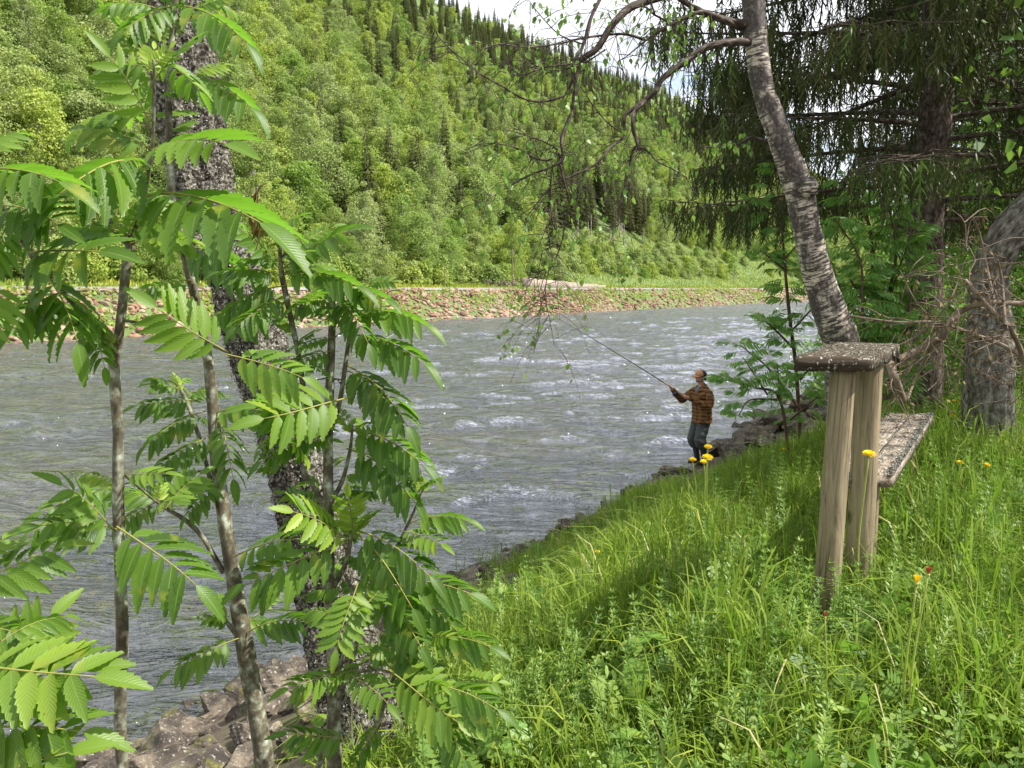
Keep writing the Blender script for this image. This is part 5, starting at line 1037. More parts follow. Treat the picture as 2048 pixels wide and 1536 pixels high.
# ================================================================== ANGLER
foot = P(1400, 927, 14.4); fw = nrm(np.array([-.9, -.42, 0])); lf_ = np.array([-fw[1], fw[0], 0]); lf_ = np.cross([0, 0, 1.], fw)
ang_e = thing('person', 'angler in checked brown shirt, tan and black cap and grey waders standing on a rock', 'person', tuple(foot))
RM = np.stack([fw, lf_, [0, 0, 1.]], -1)          # local (forward, left, up) -> world axes
def LW(v): return RM@np.array(v, float)
def WL(p): return RM.T@(np.array(p)-np.array(foot))
def shape(name, pieces, mat, vox, parent=ang_e, smooth_it=2, wr=None):
    acc = Acc()
    for pc in pieces:
        if pc[0] == 't': V, Fs, tcv = tube([LW(p) for p in pc[1]], pc[2], 14, 0, 5); acc.add(V, Fs); c0 = LW(pc[1][0]); n = len(V); acc.add(np.vstack([V[:14], c0]), [np.array([[(k+1) % 14, k, 14] for k in range(14)])])
        elif pc[0] == 'e':
            V, Fk = ico(3); V = V*np.array(pc[2]); V = V@np.array(pc[3]).T if len(pc) > 3 else V; acc.add(np.array([LW(v+np.array(pc[1])) for v in V]), Fk)
        elif pc[0] == 'l':     # loft of ellipses: (centre, a(forward), b(left))
            secs = pc[1]; n = 28; th = np.arange(n)/n*2*np.pi; ns = []
            zs = [s[0] for s in secs]
            ff = np.linspace(0, len(secs)-1, (len(secs)-1)*6+1); ks = np.arange(len(secs)); C = np.stack([np.interp(ff, ks, [s[0][q] for s in secs]) for q in range(3)], -1); a_ = np.interp(ff, ks, [s[1] for s in secs]); b_ = np.interp(ff, ks, [s[2] for s in secs])
            wv2 = wr or 0
            V = [LW(c+np.array([aa*math.cos(x)*(1+wv2*math.sin(3*x+c[2]*31)*math.sin(c[2]*47+x)), bb*math.sin(x)*(1+wv2*math.sin(2*x+c[2]*53)), wv2*.25*math.sin(2*x+c[2]*20)])) for c, aa, bb in zip(C, a_, b_) for x in th]
            m_ = len(C); i = np.arange(m_-1)[:, None]*n; j = np.arange(n)[None]; k = (j+1) % n; Fq = np.stack([i+j, i+k, i+k+n, i+j+n], -1).reshape(-1, 4); V += [LW(C[0]), LW(C[-1])]
            acc.add(np.array(V), [Fq, np.vstack([np.stack([k[0], j[0], np.full(n, m_*n)], -1), np.stack([(m_-1)*n+j[0], (m_-1)*n+k[0], np.full(n, m_*n+1)], -1)])])
    o = acc.build(name, mat, parent); md = o.modifiers.new('one_skin', 'REMESH'); md.mode = 'VOXEL'; md.voxel_size = vox; md.use_smooth_shade = True
    if smooth_it: s_ = o.modifiers.new('smooth', 'SMOOTH'); s_.iterations = smooth_it; s_.factor = .5
    return o
def plain(name, col, rough=.8, nscale=60, var_=.25, metal=0):
    m, t, o, b = M_new(name); n = noise_n(t, objc(t), nscale, 4); c = ramp(t, [(.3, tuple(x*(1-var_) for x in col)), (.7, tuple(min(1, x*(1+var_)) for x in col))], n).outputs[0]; t.links.new(c, b.inputs['Base Color']); b.inputs['Roughness'].default_value = rough; b.inputs['Metallic'].default_value = metal; return m
skin = plain('skin', (.42, .22, .15), .55, 30, .12); skin.node_tree.nodes['Principled BSDF'].inputs['Subsurface Weight'].default_value = .1
butt = np.array(P(1380, 799, 14.12)); tip = np.array(P(1111, 623, 14.35)); rd = (tip-butt); RL = np.linalg.norm(rd); rd /= RL
hL = WL(butt+rd*.14); hR = WL(butt+rd*.44); rdl = RM.T@rd
def hand(h, wrist, side):
    "palm beside the grip, four fingers wrapped round it, thumb along the top"
    out = []; w = nrm(np.array(wrist)-h); pn = nrm(np.cross(rdl, w)); up2 = nrm(np.cross(pn, rdl))
    if up2[2] < 0: up2 = -up2
    palm = h-up2*.012+w*.028; out.append(('t', [wrist, palm+w*.02, palm], [.027, .030, .026])); out.append(('e', tuple(palm), (.030, .024, .030)))
    for i in range(4):
        c = h+rdl*(.030-.021*i); ln = [1, 1.08, 1.02, .85][i]; sd = nrm(np.cross(rdl, up2))
        out.append(('t', [c+w*.026-up2*.004, c+up2*.021*ln+w*.012, c+up2*.019*ln-w*.012, c-w*.021*ln-up2*.006, c-up2*.018-w*.006], [.0095, .009, .0085, .008, .0065]))
    out.append(('t', [palm+rdl*.018, h+up2*.020+rdl*.035+w*.008, h+up2*.017+rdl*.065], [.012, .0105, .008])); return out
sL, sR = np.array([.0, .19, 1.405]), np.array([.0, -.19, 1.405]); eL, eR = np.array([.03, .26, 1.13]), np.array([.27, -.25, 1.20])
wL = hL+nrm(eL-hL)*.085; wR = hR+nrm(eR-hR)*.085
body = [('l', [((0, 0, .84), .10, .15), ((0, 0, .95), .11, .155), ((.01, 0, 1.10), .105, .145), ((.02, 0, 1.28), .12, .165), ((.01, 0, 1.42), .10, .17), ((.01, 0, 1.47), .07, .09)]),
        ('t', [(.015, 0, 1.44), (.03, 0, 1.52), (.045, 0, 1.60)], [.066, .058, .056]),
        ('e', (.05, 0, 1.675), (.098, .077, .098)), ('e', (.078, 0, 1.615), (.065, .058, .055)), ('t', [(.140, 0, 1.672), (.158, 0, 1.652), (.150, 0, 1.643)], [.012, .015, .011]),
        ('e', (.118, 0, 1.594), (.022, .025, .02)), ('e', (.142, 0, 1.617), (.010, .022, .006)), ('e', (.142, 0, 1.628), (.010, .02, .005)), ('e', (.035, .078, 1.655), (.018, .010, .030)), ('e', (.035, -.078, 1.655), (.018, .010, .030)), ('e', (.133, .03, 1.672), (.012, .012, .008)), ('e', (.133, -.03, 1.672), (.012, .012, .008)),
        ('t', [sL, eL], [.052, .042]), ('t', [eL, wL], [.043, .026]), ('t', [sR, eR], [.052, .042]), ('t', [eR, wR], [.043, .026])]
for sg in (1, -1): body += [('t', [(0, sg*.09, .90), (.10, sg*.105, .49)], [.082, .058]), ('t', [(.10, sg*.105, .49), (.045, sg*.11, .32), (.0, sg*.11, .09)], [.06, .046, .034]), ('t', [(-.05, sg*.11, .05), (.06, sg*.12, .05), (.15, sg*.13, .04)], [.035, .038, .028])]
shape('body', body+hand(hL, wL, 1)+hand(hR, wR, -1), skin, .0065)
# checked overshirt
m, t, o, b = M_new('checked_shirt'); oc = objc(t); mp2 = t.nodes.new('ShaderNodeMapping'); mp2.inputs['Rotation'].default_value = (0, 0, math.atan2(fw[1], fw[0])*-1); t.links.new(oc, mp2.inputs[0]); sp = t.nodes.new('ShaderNodeSeparateXYZ'); t.links.new(mp2.outputs[0], sp.inputs[0])
def band(src, per, width, ph=0):
    a = N(t, 'ShaderNodeMath', operation='MULTIPLY_ADD'); t.links.new(src, a.inputs[0]); a.inputs[1].default_value = 1/per; a.inputs[2].default_value = 20+ph; f = N(t, 'ShaderNodeMath', operation='FRACT'); t.links.new(a.outputs[0], f.inputs[0]); l = N(t, 'ShaderNodeMath', operation='LESS_THAN'); t.links.new(f.outputs[0], l.inputs[0]); l.inputs[1].default_value = width; return l.outputs[0]
c = (.17, .085, .036); sm = N(t, 'ShaderNodeMath', operation='ADD'); t.links.new(sp.outputs[0], sm.inputs[0]); t.links.new(sp.outputs[1], sm.inputs[1])
c1 = mixc(t, band(sp.outputs[2], .066, .36), c, (.10, .048, .024)); hb = band(sm.outputs[0], .066, .36); dk = mixc(t, hb, (1, 1, 1), (.55, .48, .45)); c2 = mixc(t, 1.0, c1, dk, 'MULTIPLY'); c3 = mixc(t, band(sp.outputs[2], .066, .09, .3), c2, (.23, .135, .06)); c4 = mixc(t, band(sm.outputs[0], .066, .09, .3), c3, (.21, .12, .052))
t.links.new(c4, b.inputs['Base Color']); b.inputs['Roughness'].default_value = .95; b.inputs['Specular IOR Level'].default_value = .1
cuffL = hL+nrm(eL-hL)*.105; cuffR = hR+nrm(eR-hR)*.105
sh = [('l', [((-.01, 0, .80), .180, .225), ((-.015, 0, .86), .176, .220), ((-.01, 0, .98), .170, .210), ((.0, 0, 1.12), .168, .210), ((.01, 0, 1.28), .170, .215), ((.0, 0, 1.38), .145, .215), ((.0, 0, 1.45), .10, .16), ((.0, 0, 1.49), .078, .095)]),
      ('t', [sL+[0, -.02, -.01], (sL+eL)/2+np.array([-.01, .02, 0]), eL], [.085, .076, .070]), ('t', [eL, (eL+cuffL)/2+[0, 0, -.012], cuffL], [.070, .062, .050]), ('t', [sR+[0, .02, -.01], (sR+eR)/2+np.array([0, -.02, 0]), eR], [.085, .072, .066]), ('t', [eR, (eR+cuffR)/2+[0, 0, -.01], cuffR], [.066, .058, .048])]
shape('shirt', sh, m, .010, wr=.045)
# collar, open at the front, and grey tee below it
col = Acc()
for sg in (1, -1):
    pts = [(-.055, sg*.01, 1.545), (-.04, sg*.055, 1.54), (.01, sg*.085, 1.525), (.07, sg*.075, 1.49), (.115, sg*.045, 1.44)]; ou = [(-.085, sg*.012, 1.49), (-.06, sg*.085, 1.485), (.01, sg*.118, 1.475), (.085, sg*.11, 1.445), (.150, sg*.07, 1.385)]
    V = [LW(p) for p in pts]+[LW(p) for p in ou]+[LW(np.array(p)+[.006, 0, -.010]) for p in ou]; Fq = [[i, i+1, i+6, i+5] for i in range(4)]+[[i+5, i+6, i+11, i+10] for i in range(4)]; col.add(np.array(V), np.array(Fq))
co_ = col.build('collar', m, ang_e); sf = co_.modifiers.new('t', 'SOLIDIFY'); sf.thickness = .008
tee = shape('undershirt', [('e', (.105, 0, 1.415), (.052, .040, .065)), ('t', [(.02, 0, 1.47), (.025, 0, 1.50)], [.072, .066])], plain('grey_tee', (.17, .18, .22), .9, 60, .1), .009)
pk = Acc(); V, Fk = ico(2); pk.add((np.array([LW(np.array([.156, .085, 1.27])+v*np.array([.007, .050, .055])) for v in np.clip(V*1.3, -1, 1)])), Fk); pk.build('breast_pocket', m, ang_e)
wad = plain('grey_waders', (.038, .046, .046), .7, 18, .25)
tr_ = [('l', [((0, 0, .76), .125, .175), ((-.005, 0, .86), .13, .175), ((0, 0, .93), .12, .165)])]
for sg in (1, -1): tr_ += [('l', [((-.0, sg*.085, .86), .135, .105), ((.02, sg*.09, .74), .130, .104), ((.075, sg*.10, .60), .122, .098), ((.105, sg*.105, .50), .124, .096), ((.085, sg*.108, .42), .124, .098), ((.055, sg*.11, .35), .112, .094), ((.035, sg*.11, .30), .072, .070)])]
shape('waders', tr_, wad, .010, wr=.055)
bm_ = plain('dark_boot', (.018, .018, .017), .6, 30, .3)
for sg in (1, -1):
    shape('boot', [('l', [((.035, sg*.11, .33), .062, .060), ((.01, sg*.11, .20), .056, .054), ((-.015, sg*.11, .10), .058, .050), ((.0, sg*.112, .035), .075, .052)]), ('e', (.08, sg*.122, .045), (.105, .052, .045)), ('l', [((.045, sg*.118, -.005), .150, .055), ((.045, sg*.118, .022), .148, .054)])], bm_, .009, wr=.03)
# cap: tan front and visor, black mesh back
def dome(x0, x1, name, mat, par):
    V, Fk = ico(4); keep = [i for i, f in enumerate(Fk) if V[f].mean(0)[2] > -.12 and x0 <= V[f].mean(0)[0] < x1]; Fk = Fk[keep]; V = V*np.array([.122, .100, .102]); acc = Acc(); acc.add(np.array([LW(v+np.array([.045, 0, 1.700])) for v in V]), Fk); o = acc.build(name, mat, par); s_ = o.modifiers.new('t', 'SOLIDIFY'); s_.thickness = .004; return o
tan = plain('tan_cloth', (.38, .19, .09), .85, 50, .12); blk = plain('black_mesh', (.012, .012, .013), .8, 90, .3)
cap = dome(.12, 2, 'cap', tan, ang_e); dome(-2, .12, 'cap_back', blk, cap)
vis = Acc(); V = []; 
for i in range(13):
    a = (i/12-.5)*2.3; 
    for rr_, dz in ((.066, .0), (.135, -.008), (.185, -.026)): V.append(LW(np.array([.045+math.cos(a)*(rr_ if rr_ < .1 else rr_*(.55+.45*math.cos(a*.9))+.012), math.sin(a)*(.088 if rr_ < .1 else .092), 1.705+dz-.010*abs(math.sin(a))])))
Fq = [[i*3+j, i*3+j+1, i*3+j+4, i*3+j+3] for i in range(12) for j in range(2)]; vis.add(np.array(V), np.array(Fq)); vo = vis.build('visor', tan, cap); s_ = vo.modifiers.new('t', 'SOLIDIFY'); s_.thickness = .005
gl = Acc()
for sg in (1, -1):
    V, Fk = ico(2); gl.add(np.array([LW(np.array([.139, sg*.032, 1.672])+v*np.array([.012, .028, .019])) for v in V]), Fk); addtube(gl, [LW((.135, sg*.06, 1.676)), LW((.09, sg*.083, 1.676)), LW((.03, sg*.084, 1.672))], [.004, .004, .004], 6)
gl.build('sunglasses', plain('dark_lens', (.008, .008, .01), .12, 10, .1), ang_e)
shape('beard', [('e', (.095, 0, 1.592), (.056, .054, .034)), ('e', (.05, .056, 1.615), (.035, .018, .038)), ('e', (.05, -.056, 1.615), (.035, .018, .038))], plain('grey_beard', (.20, .135, .10), .9, 200, .4), .006)
shape('hair', [('l', [((.0, 0, 1.60), .065, .064), ((-.005, 0, 1.66), .066, .079), ((.01, 0, 1.70), .09, .079)])], plain('hair', (.05, .03, .02), .8, 150, .3), .008)
# fly rod and reel
rod = thing('fishing_rod', 'long thin fly rod with a dark reel held up by the angler', 'fishing rod', tuple(butt)); sag = lambda f: np.array([0, 0, -.10*f*f])
acc = Acc(); addtube(acc, [rd*RL*f+sag(f) for f in np.linspace(.12, 1, 9)], list(np.linspace(.0105, .0036, 9)), 8, 0, 3); acc.build('rod_blank', plain('dark_rod', (.035, .028, .022), .4, 20, .1), rod)
acc = Acc(); addtube(acc, [rd*x for x in (0, .02, .10, .20, .24)], [.014, .016, .013, .014, .012], 12, 0, 3); addtube(acc, [rd*x for x in (.36, .38, .44, .52, .58)], [.013, .015, .014, .015, .010], 12, 0, 3); acc.build('grip', plain('cork', (.36, .22, .12), .8, 90, .3), rod)
xr = nrm(np.cross(rd, [0, 1., 0])); xr = xr if xr[2] < 0 else -xr; acc = Acc(); c = rd*.28+xr*.068
addtube(acc, [rd*.28, c], [.006, .006], 6, 0, 2); yv = nrm(np.cross(rd, xr))
for off in (-.018, .014):
    pts = [c+yv*off, c+yv*(off+.004)]; V, Fs, tcv = tube(pts, [.048, .048], 28, 0, 1); acc.add(V, Fs); acc.add(np.vstack([V[:28], pts[0]]), [np.array([[(k+1) % 28, k, 28] for k in range(28)])])
addtube(acc, [c+yv*-.018, c+yv*.018], [.030, .030], 16, 0, 1); addtube(acc, [c+yv*-.02+rd*.03, c+yv*-.045+rd*.03], [.006, .006], 8, 0, 1); acc.build('reel', plain('dark_reel', (.03, .03, .035), .35, 20, .1, .6), rod)
acc = Acc(); tp_ = np.array(rd*RL+sag(1)); e2 = np.array(P(702, 716, 12.2))-butt; e1 = np.array(P(900, 634, 13.2))-butt
addtube(acc, [tp_, (tp_+e1)/2+np.array([0, 0, -.03]), e1, np.array(P(831, 647, 12.9))-butt, e2], [.0022]*5, 4, 0, 8); fl = acc.build('fishing_line', plain('pale_line', (.75, .75, .68), .5, 20, .05)); fl.location = tuple(butt); tag(fl, 'thin pale fishing line running left from the rod tip over the river', 'fishing line')

# ================================================================== DANDELIONS
yel = leaf_mat('dandelion_petal', [(0, (.85, .55, .01)), (1, (.92, .74, .02))], .25, (.8, .5, .01), .6, .2); grn = MT['rachis']; red = plain('withered_petal', (.42, .10, .04), .8, 60, .3)
stm = plain('flower_stalk', (.30, .36, .07), .5, 20, .2)
def flower(label, head, base, size, kind=0, face=None):
    head = np.array(head, float); base = np.array(base, float); e = thing('dandelion', label, 'flower', tuple(base)); h = head-base; acc = Acc(); mid = h*.5+np.array([random.uniform(-.02, .02), random.uniform(-.02, .02), 0]); addtube(acc, [(0, 0, -.03), mid*.5+np.array([0, 0, 0]), mid, h], [size*.085, size*.08, size*.075, size*.065], 8, 0, 5); acc.build('stem', stm, e)
    up_ = nrm(np.array(face if face is not None else [0, -.25, 1.])); x = nrm(np.cross(up_, [0, 1., .2])); y_ = np.cross(up_, x); fl_ = Acc(); q = np.random.default_rng(int(abs(head[0]*1000))); npet = 90 if kind == 0 else 26
    for i in range(npet):
        a = i*2.39996; f = (i/npet)**.5; 
        if kind == 0: tilt = (1-f)*1.15+.10+q.uniform(-.12, .12); L_ = size*(.28+.24*f)
        else: tilt = 1.35+q.uniform(-.18, .12); L_ = size*.55
        d = (x*math.cos(a)+y_*math.sin(a))*math.cos(tilt)+up_*math.sin(tilt); s_ = nrm(np.cross(d, up_+.01)); w_ = size*.035; b0 = h+up_*size*.05+(x*math.cos(a)+y_*math.sin(a))*size*.05
        fl_.add(np.array([b0-s_*w_*.5, b0+s_*w_*.5, b0+d*L_+s_*w_, b0+d*L_-s_*w_]), np.array([[0, 1, 2, 3]]), q.random())
    fl_.build('flower_head', yel if kind < 2 else red, e, smooth=False); ca = Acc(); addtube(ca, [h-up_*size*.14, h-up_*size*.06, h+up_*size*.10], [size*.07, size*.15, size*.13], 10, .05, 3)
    for i in range(12):
        a = i*.5236; d = (x*math.cos(a)+y_*math.sin(a))*.9-up_*(.5 if kind else .2); s_ = nrm(np.cross(d, up_)); b0 = h-up_*size*.08; ca.add(np.array([b0-s_*size*.03, b0+s_*size*.03, b0+d*size*.26]), np.array([[0, 1, 2]]))
    ca.build('calyx', stm, e)
def flower_at(label, hx, hy, d, size, kind=0, bx=None):
    h = P(hx, hy, d); b0 = P(bx if bx else hx, hy+60, d); flower(label, h, (b0.x, d+.02, float(ground(b0.x, d+.02))), size, kind)
flower_at('tall open dandelion standing in front of the rear table post', 1738, 910, 3.25, .052, 0, 1735)
flower_at('uppermost of the four yellow dandelions below the boots of the angler', 1416, 895, 5.7, .058); flower_at('largest of the four yellow dandelions below the boots of the angler', 1415, 917, 5.5, .078); flower_at('lowest of the four yellow dandelions below the boots of the angler', 1408, 925, 5.75, .056, 0, 1416); flower_at('leftmost of the four yellow dandelions below the boots of the angler', 1385, 921, 5.75, .056, 0, 1405)
for (hx, hy, bx_, by_, sz_, kd, lb) in [(1833, 1168, 1800, 1395, .046, 1, 'half-closed yellow dandelion on a long pale stalk right of the front post'), (1856, 1150, 1812, 1400, .042, 2, 'withered reddish dandelion head on a long stalk beside the half-closed yellow one'), (1650, 1235, 1635, 1400, .030, 2, 'withered red dandelion bud at the foot of the front table post')]:
    bq = on_ground(bx_, by_+70); hd = P(hx, hy, bq.y-.03); flower(lb, hd, bq, sz_, kd, [0.05, -.1, 1])
for hx, hy, sz_, lb in [(1568, 899, .045, 'small yellow dandelion alone in the grass left of the table'), (1910, 803, .05, 'yellow dandelion right of the far end of the bench, upper one'), (1904, 832, .045, 'yellow dandelion right of the far end of the bench, lower one'), (2020, 855, .045, 'yellow dandelion in the grass at the right edge'), (1920, 926, .042, 'yellow dandelion in the grass right of the near end of the bench'), (1973, 931, .040, 'small yellow dandelion right of the one beside the bench'), (1994, 812, .04, 'faint yellow dandelion high at the right under the dead branches'), (1195, 1104, .03, 'tiny yellow flower low in the grass near the shoreline')]:
    p = on_ground(hx, hy, .26); flower(lb, (p.x, p.y, p.z), (p.x+.02, p.y+.03, float(ground(p.x, p.y))), sz_)

# ================================================================== GRASS AND HERBS ON THE NEAR BANK
g = np.random.default_rng(2024)
def sites_near(n, ymin, ymax, pxlo=620, pxhi=2330, power=1.0, smin=.55):
    px = g.uniform(pxlo, pxhi, n); f = g.random(n); y = ymin*(ymax/ymin)**f if power == 1 else (ymin+(ymax-ymin)*f)
    x = (px-1024)/F*y*1.0; s = s_of(x, y); u = x*DX+y*DY; nn = nz2d(x, y, .9, 7)
    lim = np.where(u < 6.0, 1.55, np.where(u > 14.8, 2.35, np.where(u > 12.4, 1.2, smin)))+.22*nn
    k = s > lim; return x[k], y[k], s[k]
def blades(n, ymin, ymax, h0, h1, wd, pxlo=620, pxhi=2330, bend=.45, tall=0.0, var=(.5, .2)):
    x, y, s = sites_near(n, ymin, ymax, pxlo, pxhi); n = len(x); z = ground(x, y)-.01
    cl = .75+.35*nz2d(x, y, .55, 2); h = g.uniform(h0, h1, n)*np.clip(cl, .45, 1.25)
    h *= np.interp(y, [0, 2.0, 3.2], [.45, .62, 1.0])*np.interp(s, [.4, 2.2, 3.4], [.62, .7, 1.0])*(1-.78*np.exp(-((x-1.30)**2+(y-2.95)**2)/.09))*(1-.6*np.exp(-((x-1.0)**2+(y-1.85)**2)/.05))
    a = g.uniform(0, 6.283, n); ben = np.abs(g.normal(size=n))*bend*h+.06*h; d = np.stack([np.cos(a), np.sin(a), 0*a], -1); sd_ = nrm(np.stack([-np.sin(a)+.5*g.normal(size=n), np.cos(a)+.5*g.normal(size=n), 0*a], -1))
    w_ = wd*g.uniform(.6, 1.4, n)*(1+y*.10); base = np.stack([x, y, z], -1); V = np.zeros((n, 9, 3)); up = np.array([0, 0, 1.])
    for i, (f, ww) in enumerate(((0, .7), (.38, 1.0), (.72, .75))):
        c = base+up*(h*f*(1-.12*f*ben/h))[:, None]+d*(ben*f**2.0)[:, None]; V[:, 2*i] = c-sd_*(w_*ww*.5)[:, None]; V[:, 2*i+1] = c+sd_*(w_*ww*.5)[:, None]
    c = base+up*(h*(.93-.35*np.clip(ben/h, 0, 1.2)))[:, None]+d*(ben*.99)[:, None]; V[:, 6] = c-sd_*(w_*.35*.5)[:, None]; V[:, 7] = c+sd_*(w_*.35*.5)[:, None]
    V[:, 8] = base+up*(h*(1.02-.62*np.clip(ben/h, 0, 1.2)))[:, None]+d*(ben*1.22)[:, None]
    i0 = (np.arange(n)*9)[:, None, None]; Fq = (np.array([[0, 1, 3, 2], [2, 3, 5, 4], [4, 5, 7, 6]])[None]+i0).reshape(-1, 4); F3 = (np.array([[6, 7, 8]])[None]+i0).reshape(-1, 3)
    vv = np.clip(g.normal(var[0], var[1], n)+.12*nz2d(x, y, 1.4, 5)+np.where(g.random(n) < .018, .6, 0), 0, 1); return V.reshape(-1, 3), [Fq, F3], np.repeat(vv, 9)
acc = Acc()
for args in [dict(n=92000, ymin=1.15, ymax=7, h0=.12, h1=.34, wd=.0036), dict(n=60000, ymin=5, ymax=16, h0=.20, h1=.44, wd=.0042, bend=.32), dict(n=34000, ymin=13, ymax=45, h0=.25, h1=.5, wd=.005, pxlo=1250),
             dict(n=6500, ymin=1.9, ymax=12, h0=.36, h1=.60, wd=.0070, bend=.55, var=(.62, .15)), dict(n=2600, ymin=3.2, ymax=10, h0=.5, h1=.72, wd=.0026, bend=.15, var=(.25, .15)), dict(n=9000, ymin=1.1, ymax=3, h0=.1, h1=.26, wd=.003, pxlo=1500, var=(.72, .2))]:
    V, Fs, vv = blades(**args); acc.add(V, Fs, vv)
grass = acc.build('grass', MT['grass']); tag(grass, 'long green meadow grass growing down the near bank', 'grass', kind='stuff')
def herb(name, label, cat, tpl, mat, n, ymin, ymax, pxlo, pxhi, s0, s1, up=1.5, zoff=(0, .1), var=(.5, .25), rad=None):
    x, y, s = sites_near(n, ymin, ymax, pxlo, pxhi); n = len(x)
    kp = nz2d(x, y, 1.1, sum(map(ord, name)) % 17) > g.normal(size=n)*.5-.1; x, y = x[kp], y[kp]; n = len(x)
    z = ground(x, y)+g.uniform(zoff[0], zoff[1], n); Z = nrm(np.array([0, 0, up])+rand_unit(n, g)); X = nrm(np.cross(Z, rand_unit(n, g))); M, pos = frames(X, np.cross(Z, X), Z, np.stack([x, y, z], -1), g.uniform(s0, s1, n)*np.interp(y, [0, 2, 6], [.8, 1, 1.3])); acc = Acc()
    place(acc, tpl[0], tpl[1], M, pos, np.clip(g.normal(var[0], var[1], n), 0, 1)); o = acc.build(name, MT[mat]); return tag(o, label, cat, kind='stuff')
# bedstraw: upright stems ringed with narrow leaves
V = []; Fq = []; q = np.random.default_rng(6)
for w_ in range(9):
    z = .12+.10*w_; L_ = .12*(1-.05*w_)
    for k in range(6):
        a = k*1.047+w_*.5; d = np.array([math.cos(a), math.sin(a), .45+q.uniform(-.2, .3)]); sd_ = np.array([-math.sin(a), math.cos(a), 0])*.014; p = np.array([.03*math.sin(w_*.7), .03*w_*.1, z]); n0 = len(V); V += [p, p+d*L_*.5-sd_, p+d*L_, p+d*L_*.5+sd_]; Fq.append([n0, n0+1, n0+2, n0+3])
for a in (0, 1.6): n0 = len(V); sd_ = np.array([math.cos(a), math.sin(a), 0])*.006; V += [-sd_, sd_, sd_+[0, 0, 1], -sd_+np.array([0, 0, 1.])]; Fq.append([n0, n0+1, n0+2, n0+3])
herb('bedstraw', 'fine-leaved bedstraw mixed into the grass of the near bank', 'herb', (np.array(V), np.array(Fq)), 'clover', 2900, 1.3, 11, 800, 2300, .17, .32, 4, (0, .02), (.6, .2))
# clover: three round leaflets
V = []; Fq = []
for k in range(3):
    a = k*2.094; c, s_ = math.cos(a), math.sin(a); n0 = len(V); pr = [(0, 0, 0), (.30, .28, .05), (.75, .36, .03), (1.0, .17, 0), (.93, 0, -.03), (1.0, -.17, 0), (.75, -.36, .03), (.30, -.28, .05)]
    V += [[c*p[0]-s_*p[1], s_*p[0]+c*p[1], 1.2+p[2]+.15*p[0]] for p in pr]; Fq += [[n0, n0+1, n0+2, n0+4], [n0+2, n0+3, n0+4, n0+4][:4], [n0, n0+4, n0+6, n0+7], [n0+4, n0+5, n0+6, n0+6][:4]]
Fq = [f for f in Fq if len(set(f)) == 4]; n0 = len(V); V += [[-.03, 0, 0], [.03, 0, 0], [.03, 0, 1.2], [-.03, 0, 1.2]]; Fq.append([n0, n0+1, n0+2, n0+3])
tri = [[k*8+2, k*8+3, k*8+4] for k in range(3)]+[[k*8+4, k*8+5, k*8+6] for k in range(3)]
herb('clover', 'clover leaves in the sunny grass at the bottom right', 'clover', (np.array(V), [np.array(Fq), np.array(tri)]), 'clover', 7500, 1.15, 3.6, 1050, 2330, .015, .030, 2.2, (0, .12), (.5, .25))
bw = blade_tpl(.30, 4, .25, .35, 1.0); bw2 = (bw[0][:, [0, 2, 1]]*np.array([1, -1, 1]), bw[1]); _keep.append(bw); _keep.append(bw2); bq = bw[0].copy(); bq = np.stack([bq[:, 0], bq[:, 2]+.35*bq[:, 1], bq[:, 1]*.9], -1); _TC[id(bq)] = _TC[id(bw[0])]*np.array([1, 2, 1]); _keep.append(bq)
herb('broad_leaves', 'broad upright leaves of dandelion and dock among the grass', 'leaves', (bq, bw[1]), 'broad', 1300, 1.4, 10, 850, 2300, .055, .125, 2.0, (0, .08), (.55, .25))
fv = CLS[0][0]; ft = np.stack([fv[0][:, 0], fv[0][:, 1]*.55+.1*fv[0][:, 2], fv[0][:, 1]*.75+fv[0][:, 2]*.4], -1)
herb('feathery_leaves', 'feathery cut leaves of yarrow and chervil in the grass', 'leaves', (ft, fv[1]), 'clover', 1500, 1.4, 8, 800, 2300, .10, .22, 1.6, (0, .1), (.55, .25))
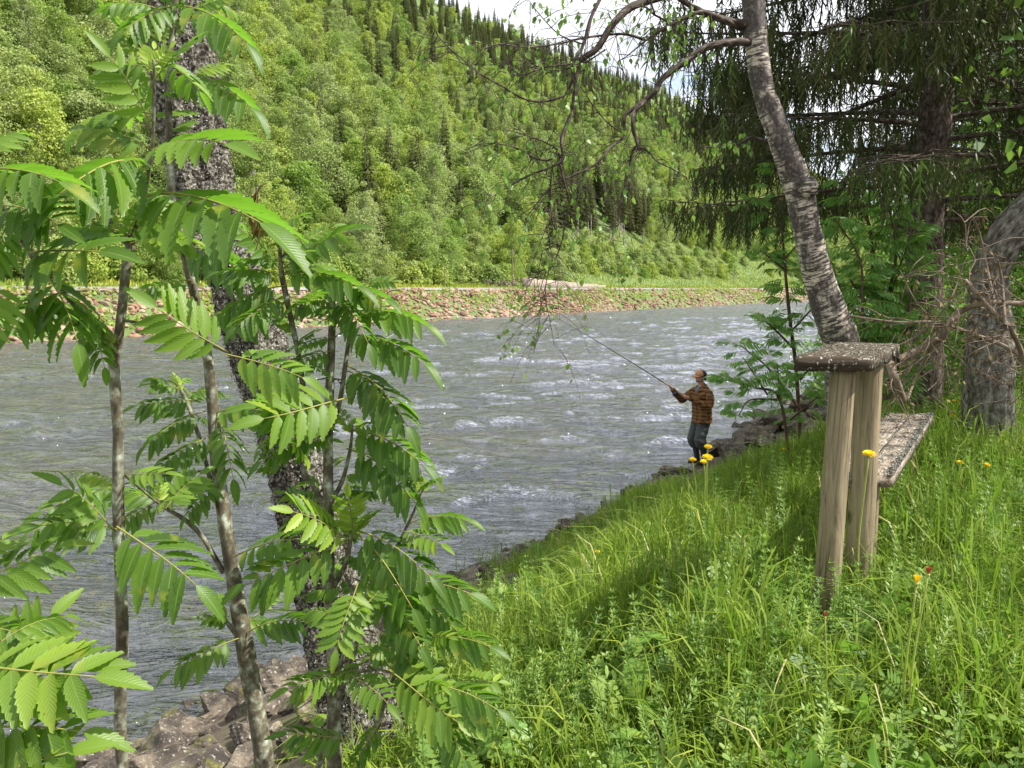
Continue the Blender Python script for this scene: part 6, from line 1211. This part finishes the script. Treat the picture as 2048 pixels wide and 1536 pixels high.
# lobed-leaf plants that stand out
def palmate(name, label, px, py, size, nleaf, lift, seed):
    q = np.random.default_rng(seed); b0 = on_ground(px, py+25, lift*.5); org = np.array([b0.x, b0.y, float(ground(b0.x, b0.y))]); e = thing(name, label, 'plant', tuple(org)); A_ = Acc(); S = Acc(); lb = blade_tpl(.34, 4, .15, .15, 1.1); _keep.append(lb)
    for k in range(nleaf):
        a = k*2.4+seed; rr_ = size*q.uniform(.3, 1.3); c = np.array([math.cos(a)*rr_, math.sin(a)*rr_, lift*q.uniform(.6, 1.1)]); addtube(S, [(0, 0, 0), c*.5+np.array([0, 0, lift*.3]), c], [.0022, .002, .0016], 5, 0, 3)
        Z = nrm(np.array([math.cos(a)*.4, math.sin(a)*.4-.35, 1.])); X = nrm(np.cross([math.cos(a), math.sin(a), 0], Z)); Y = np.cross(Z, X)
        for j in range(7):
            t_ = (j-3)*.62; d = Y*math.cos(t_)+X*math.sin(t_); x2 = np.cross(d, Z); M = np.stack([x2, d, Z], -1)*size*(1-.10*abs(j-3))*q.uniform(.9, 1.1); A_.add(lb[0]@M.T+c, lb[1], np.clip(q.normal(.7, .15), 0, 1), _TC[id(lb[0])])
    A_.build('leaves', MT['broad'], e); S.build('stems', MT['rachis'], e)
palmate('lobed_plant', 'plant with big pale lobed leaves in the middle of the near grass', 1310, 1330, .085, 8, .2, 3); palmate('lobed_plant', 'lobed-leaf plant at the bottom edge under the rightmost sapling', 1020, 1480, .075, 7, .15, 5); palmate('lobed_plant', 'dark lobed-leaf plant at the bottom centre edge', 1265, 1515, .07, 6, .14, 8)
def dock(label, px, py, specs, seed):
    b0 = on_ground(px, py); e = thing('dock_plant', label, 'plant', tuple(b0)); A_ = Acc()
    for a, el, L_, w_ in specs:
        d = np.array([math.cos(a)*math.cos(el), math.sin(a)*math.cos(el), math.sin(el)]); Z = nrm(np.array([0, -.7, .7])-d*np.dot(d, [0, -.7, .7])); M = np.stack([np.cross(d, Z)*w_, d, Z], -1)*L_; A_.add(bw[0]@M.T, bw[1], .6, _TC[id(bw[0])]*np.array([1, 3, 1]))
    A_.build('leaves', MT['broad'], e)
dock('broad-leaved plant with a long shaded leaf beside the dandelion stalks', 1745, 1375, [(.5, .5, .15, 1.2), (2.6, .35, .13, 1.0), (2.9, .9, .12, .8)], 1)
dock('broad-leaved plant with upright leaves right of the front table post', 1722, 1290, [(1.3, 1.2, .16, .7), (.4, 1.3, .17, .7), (2.6, 1.0, .12, .8)], 2)
dock('broad-leaved plant with pale leaves left of the foot of the front table post', 1600, 1350, [(2.8, .4, .12, 1), (2.0, 1.0, .13, .8), (.6, .7, .1, .9)], 3)
dock('broad-leaved plant with long pointed leaves in the middle of the grass', 1180, 1290, [(1.6, 1.3, .22, .5), (2.4, 1.0, .2, .5), (.7, 1.0, .2, .5), (4.5, .7, .14, .6)], 4)
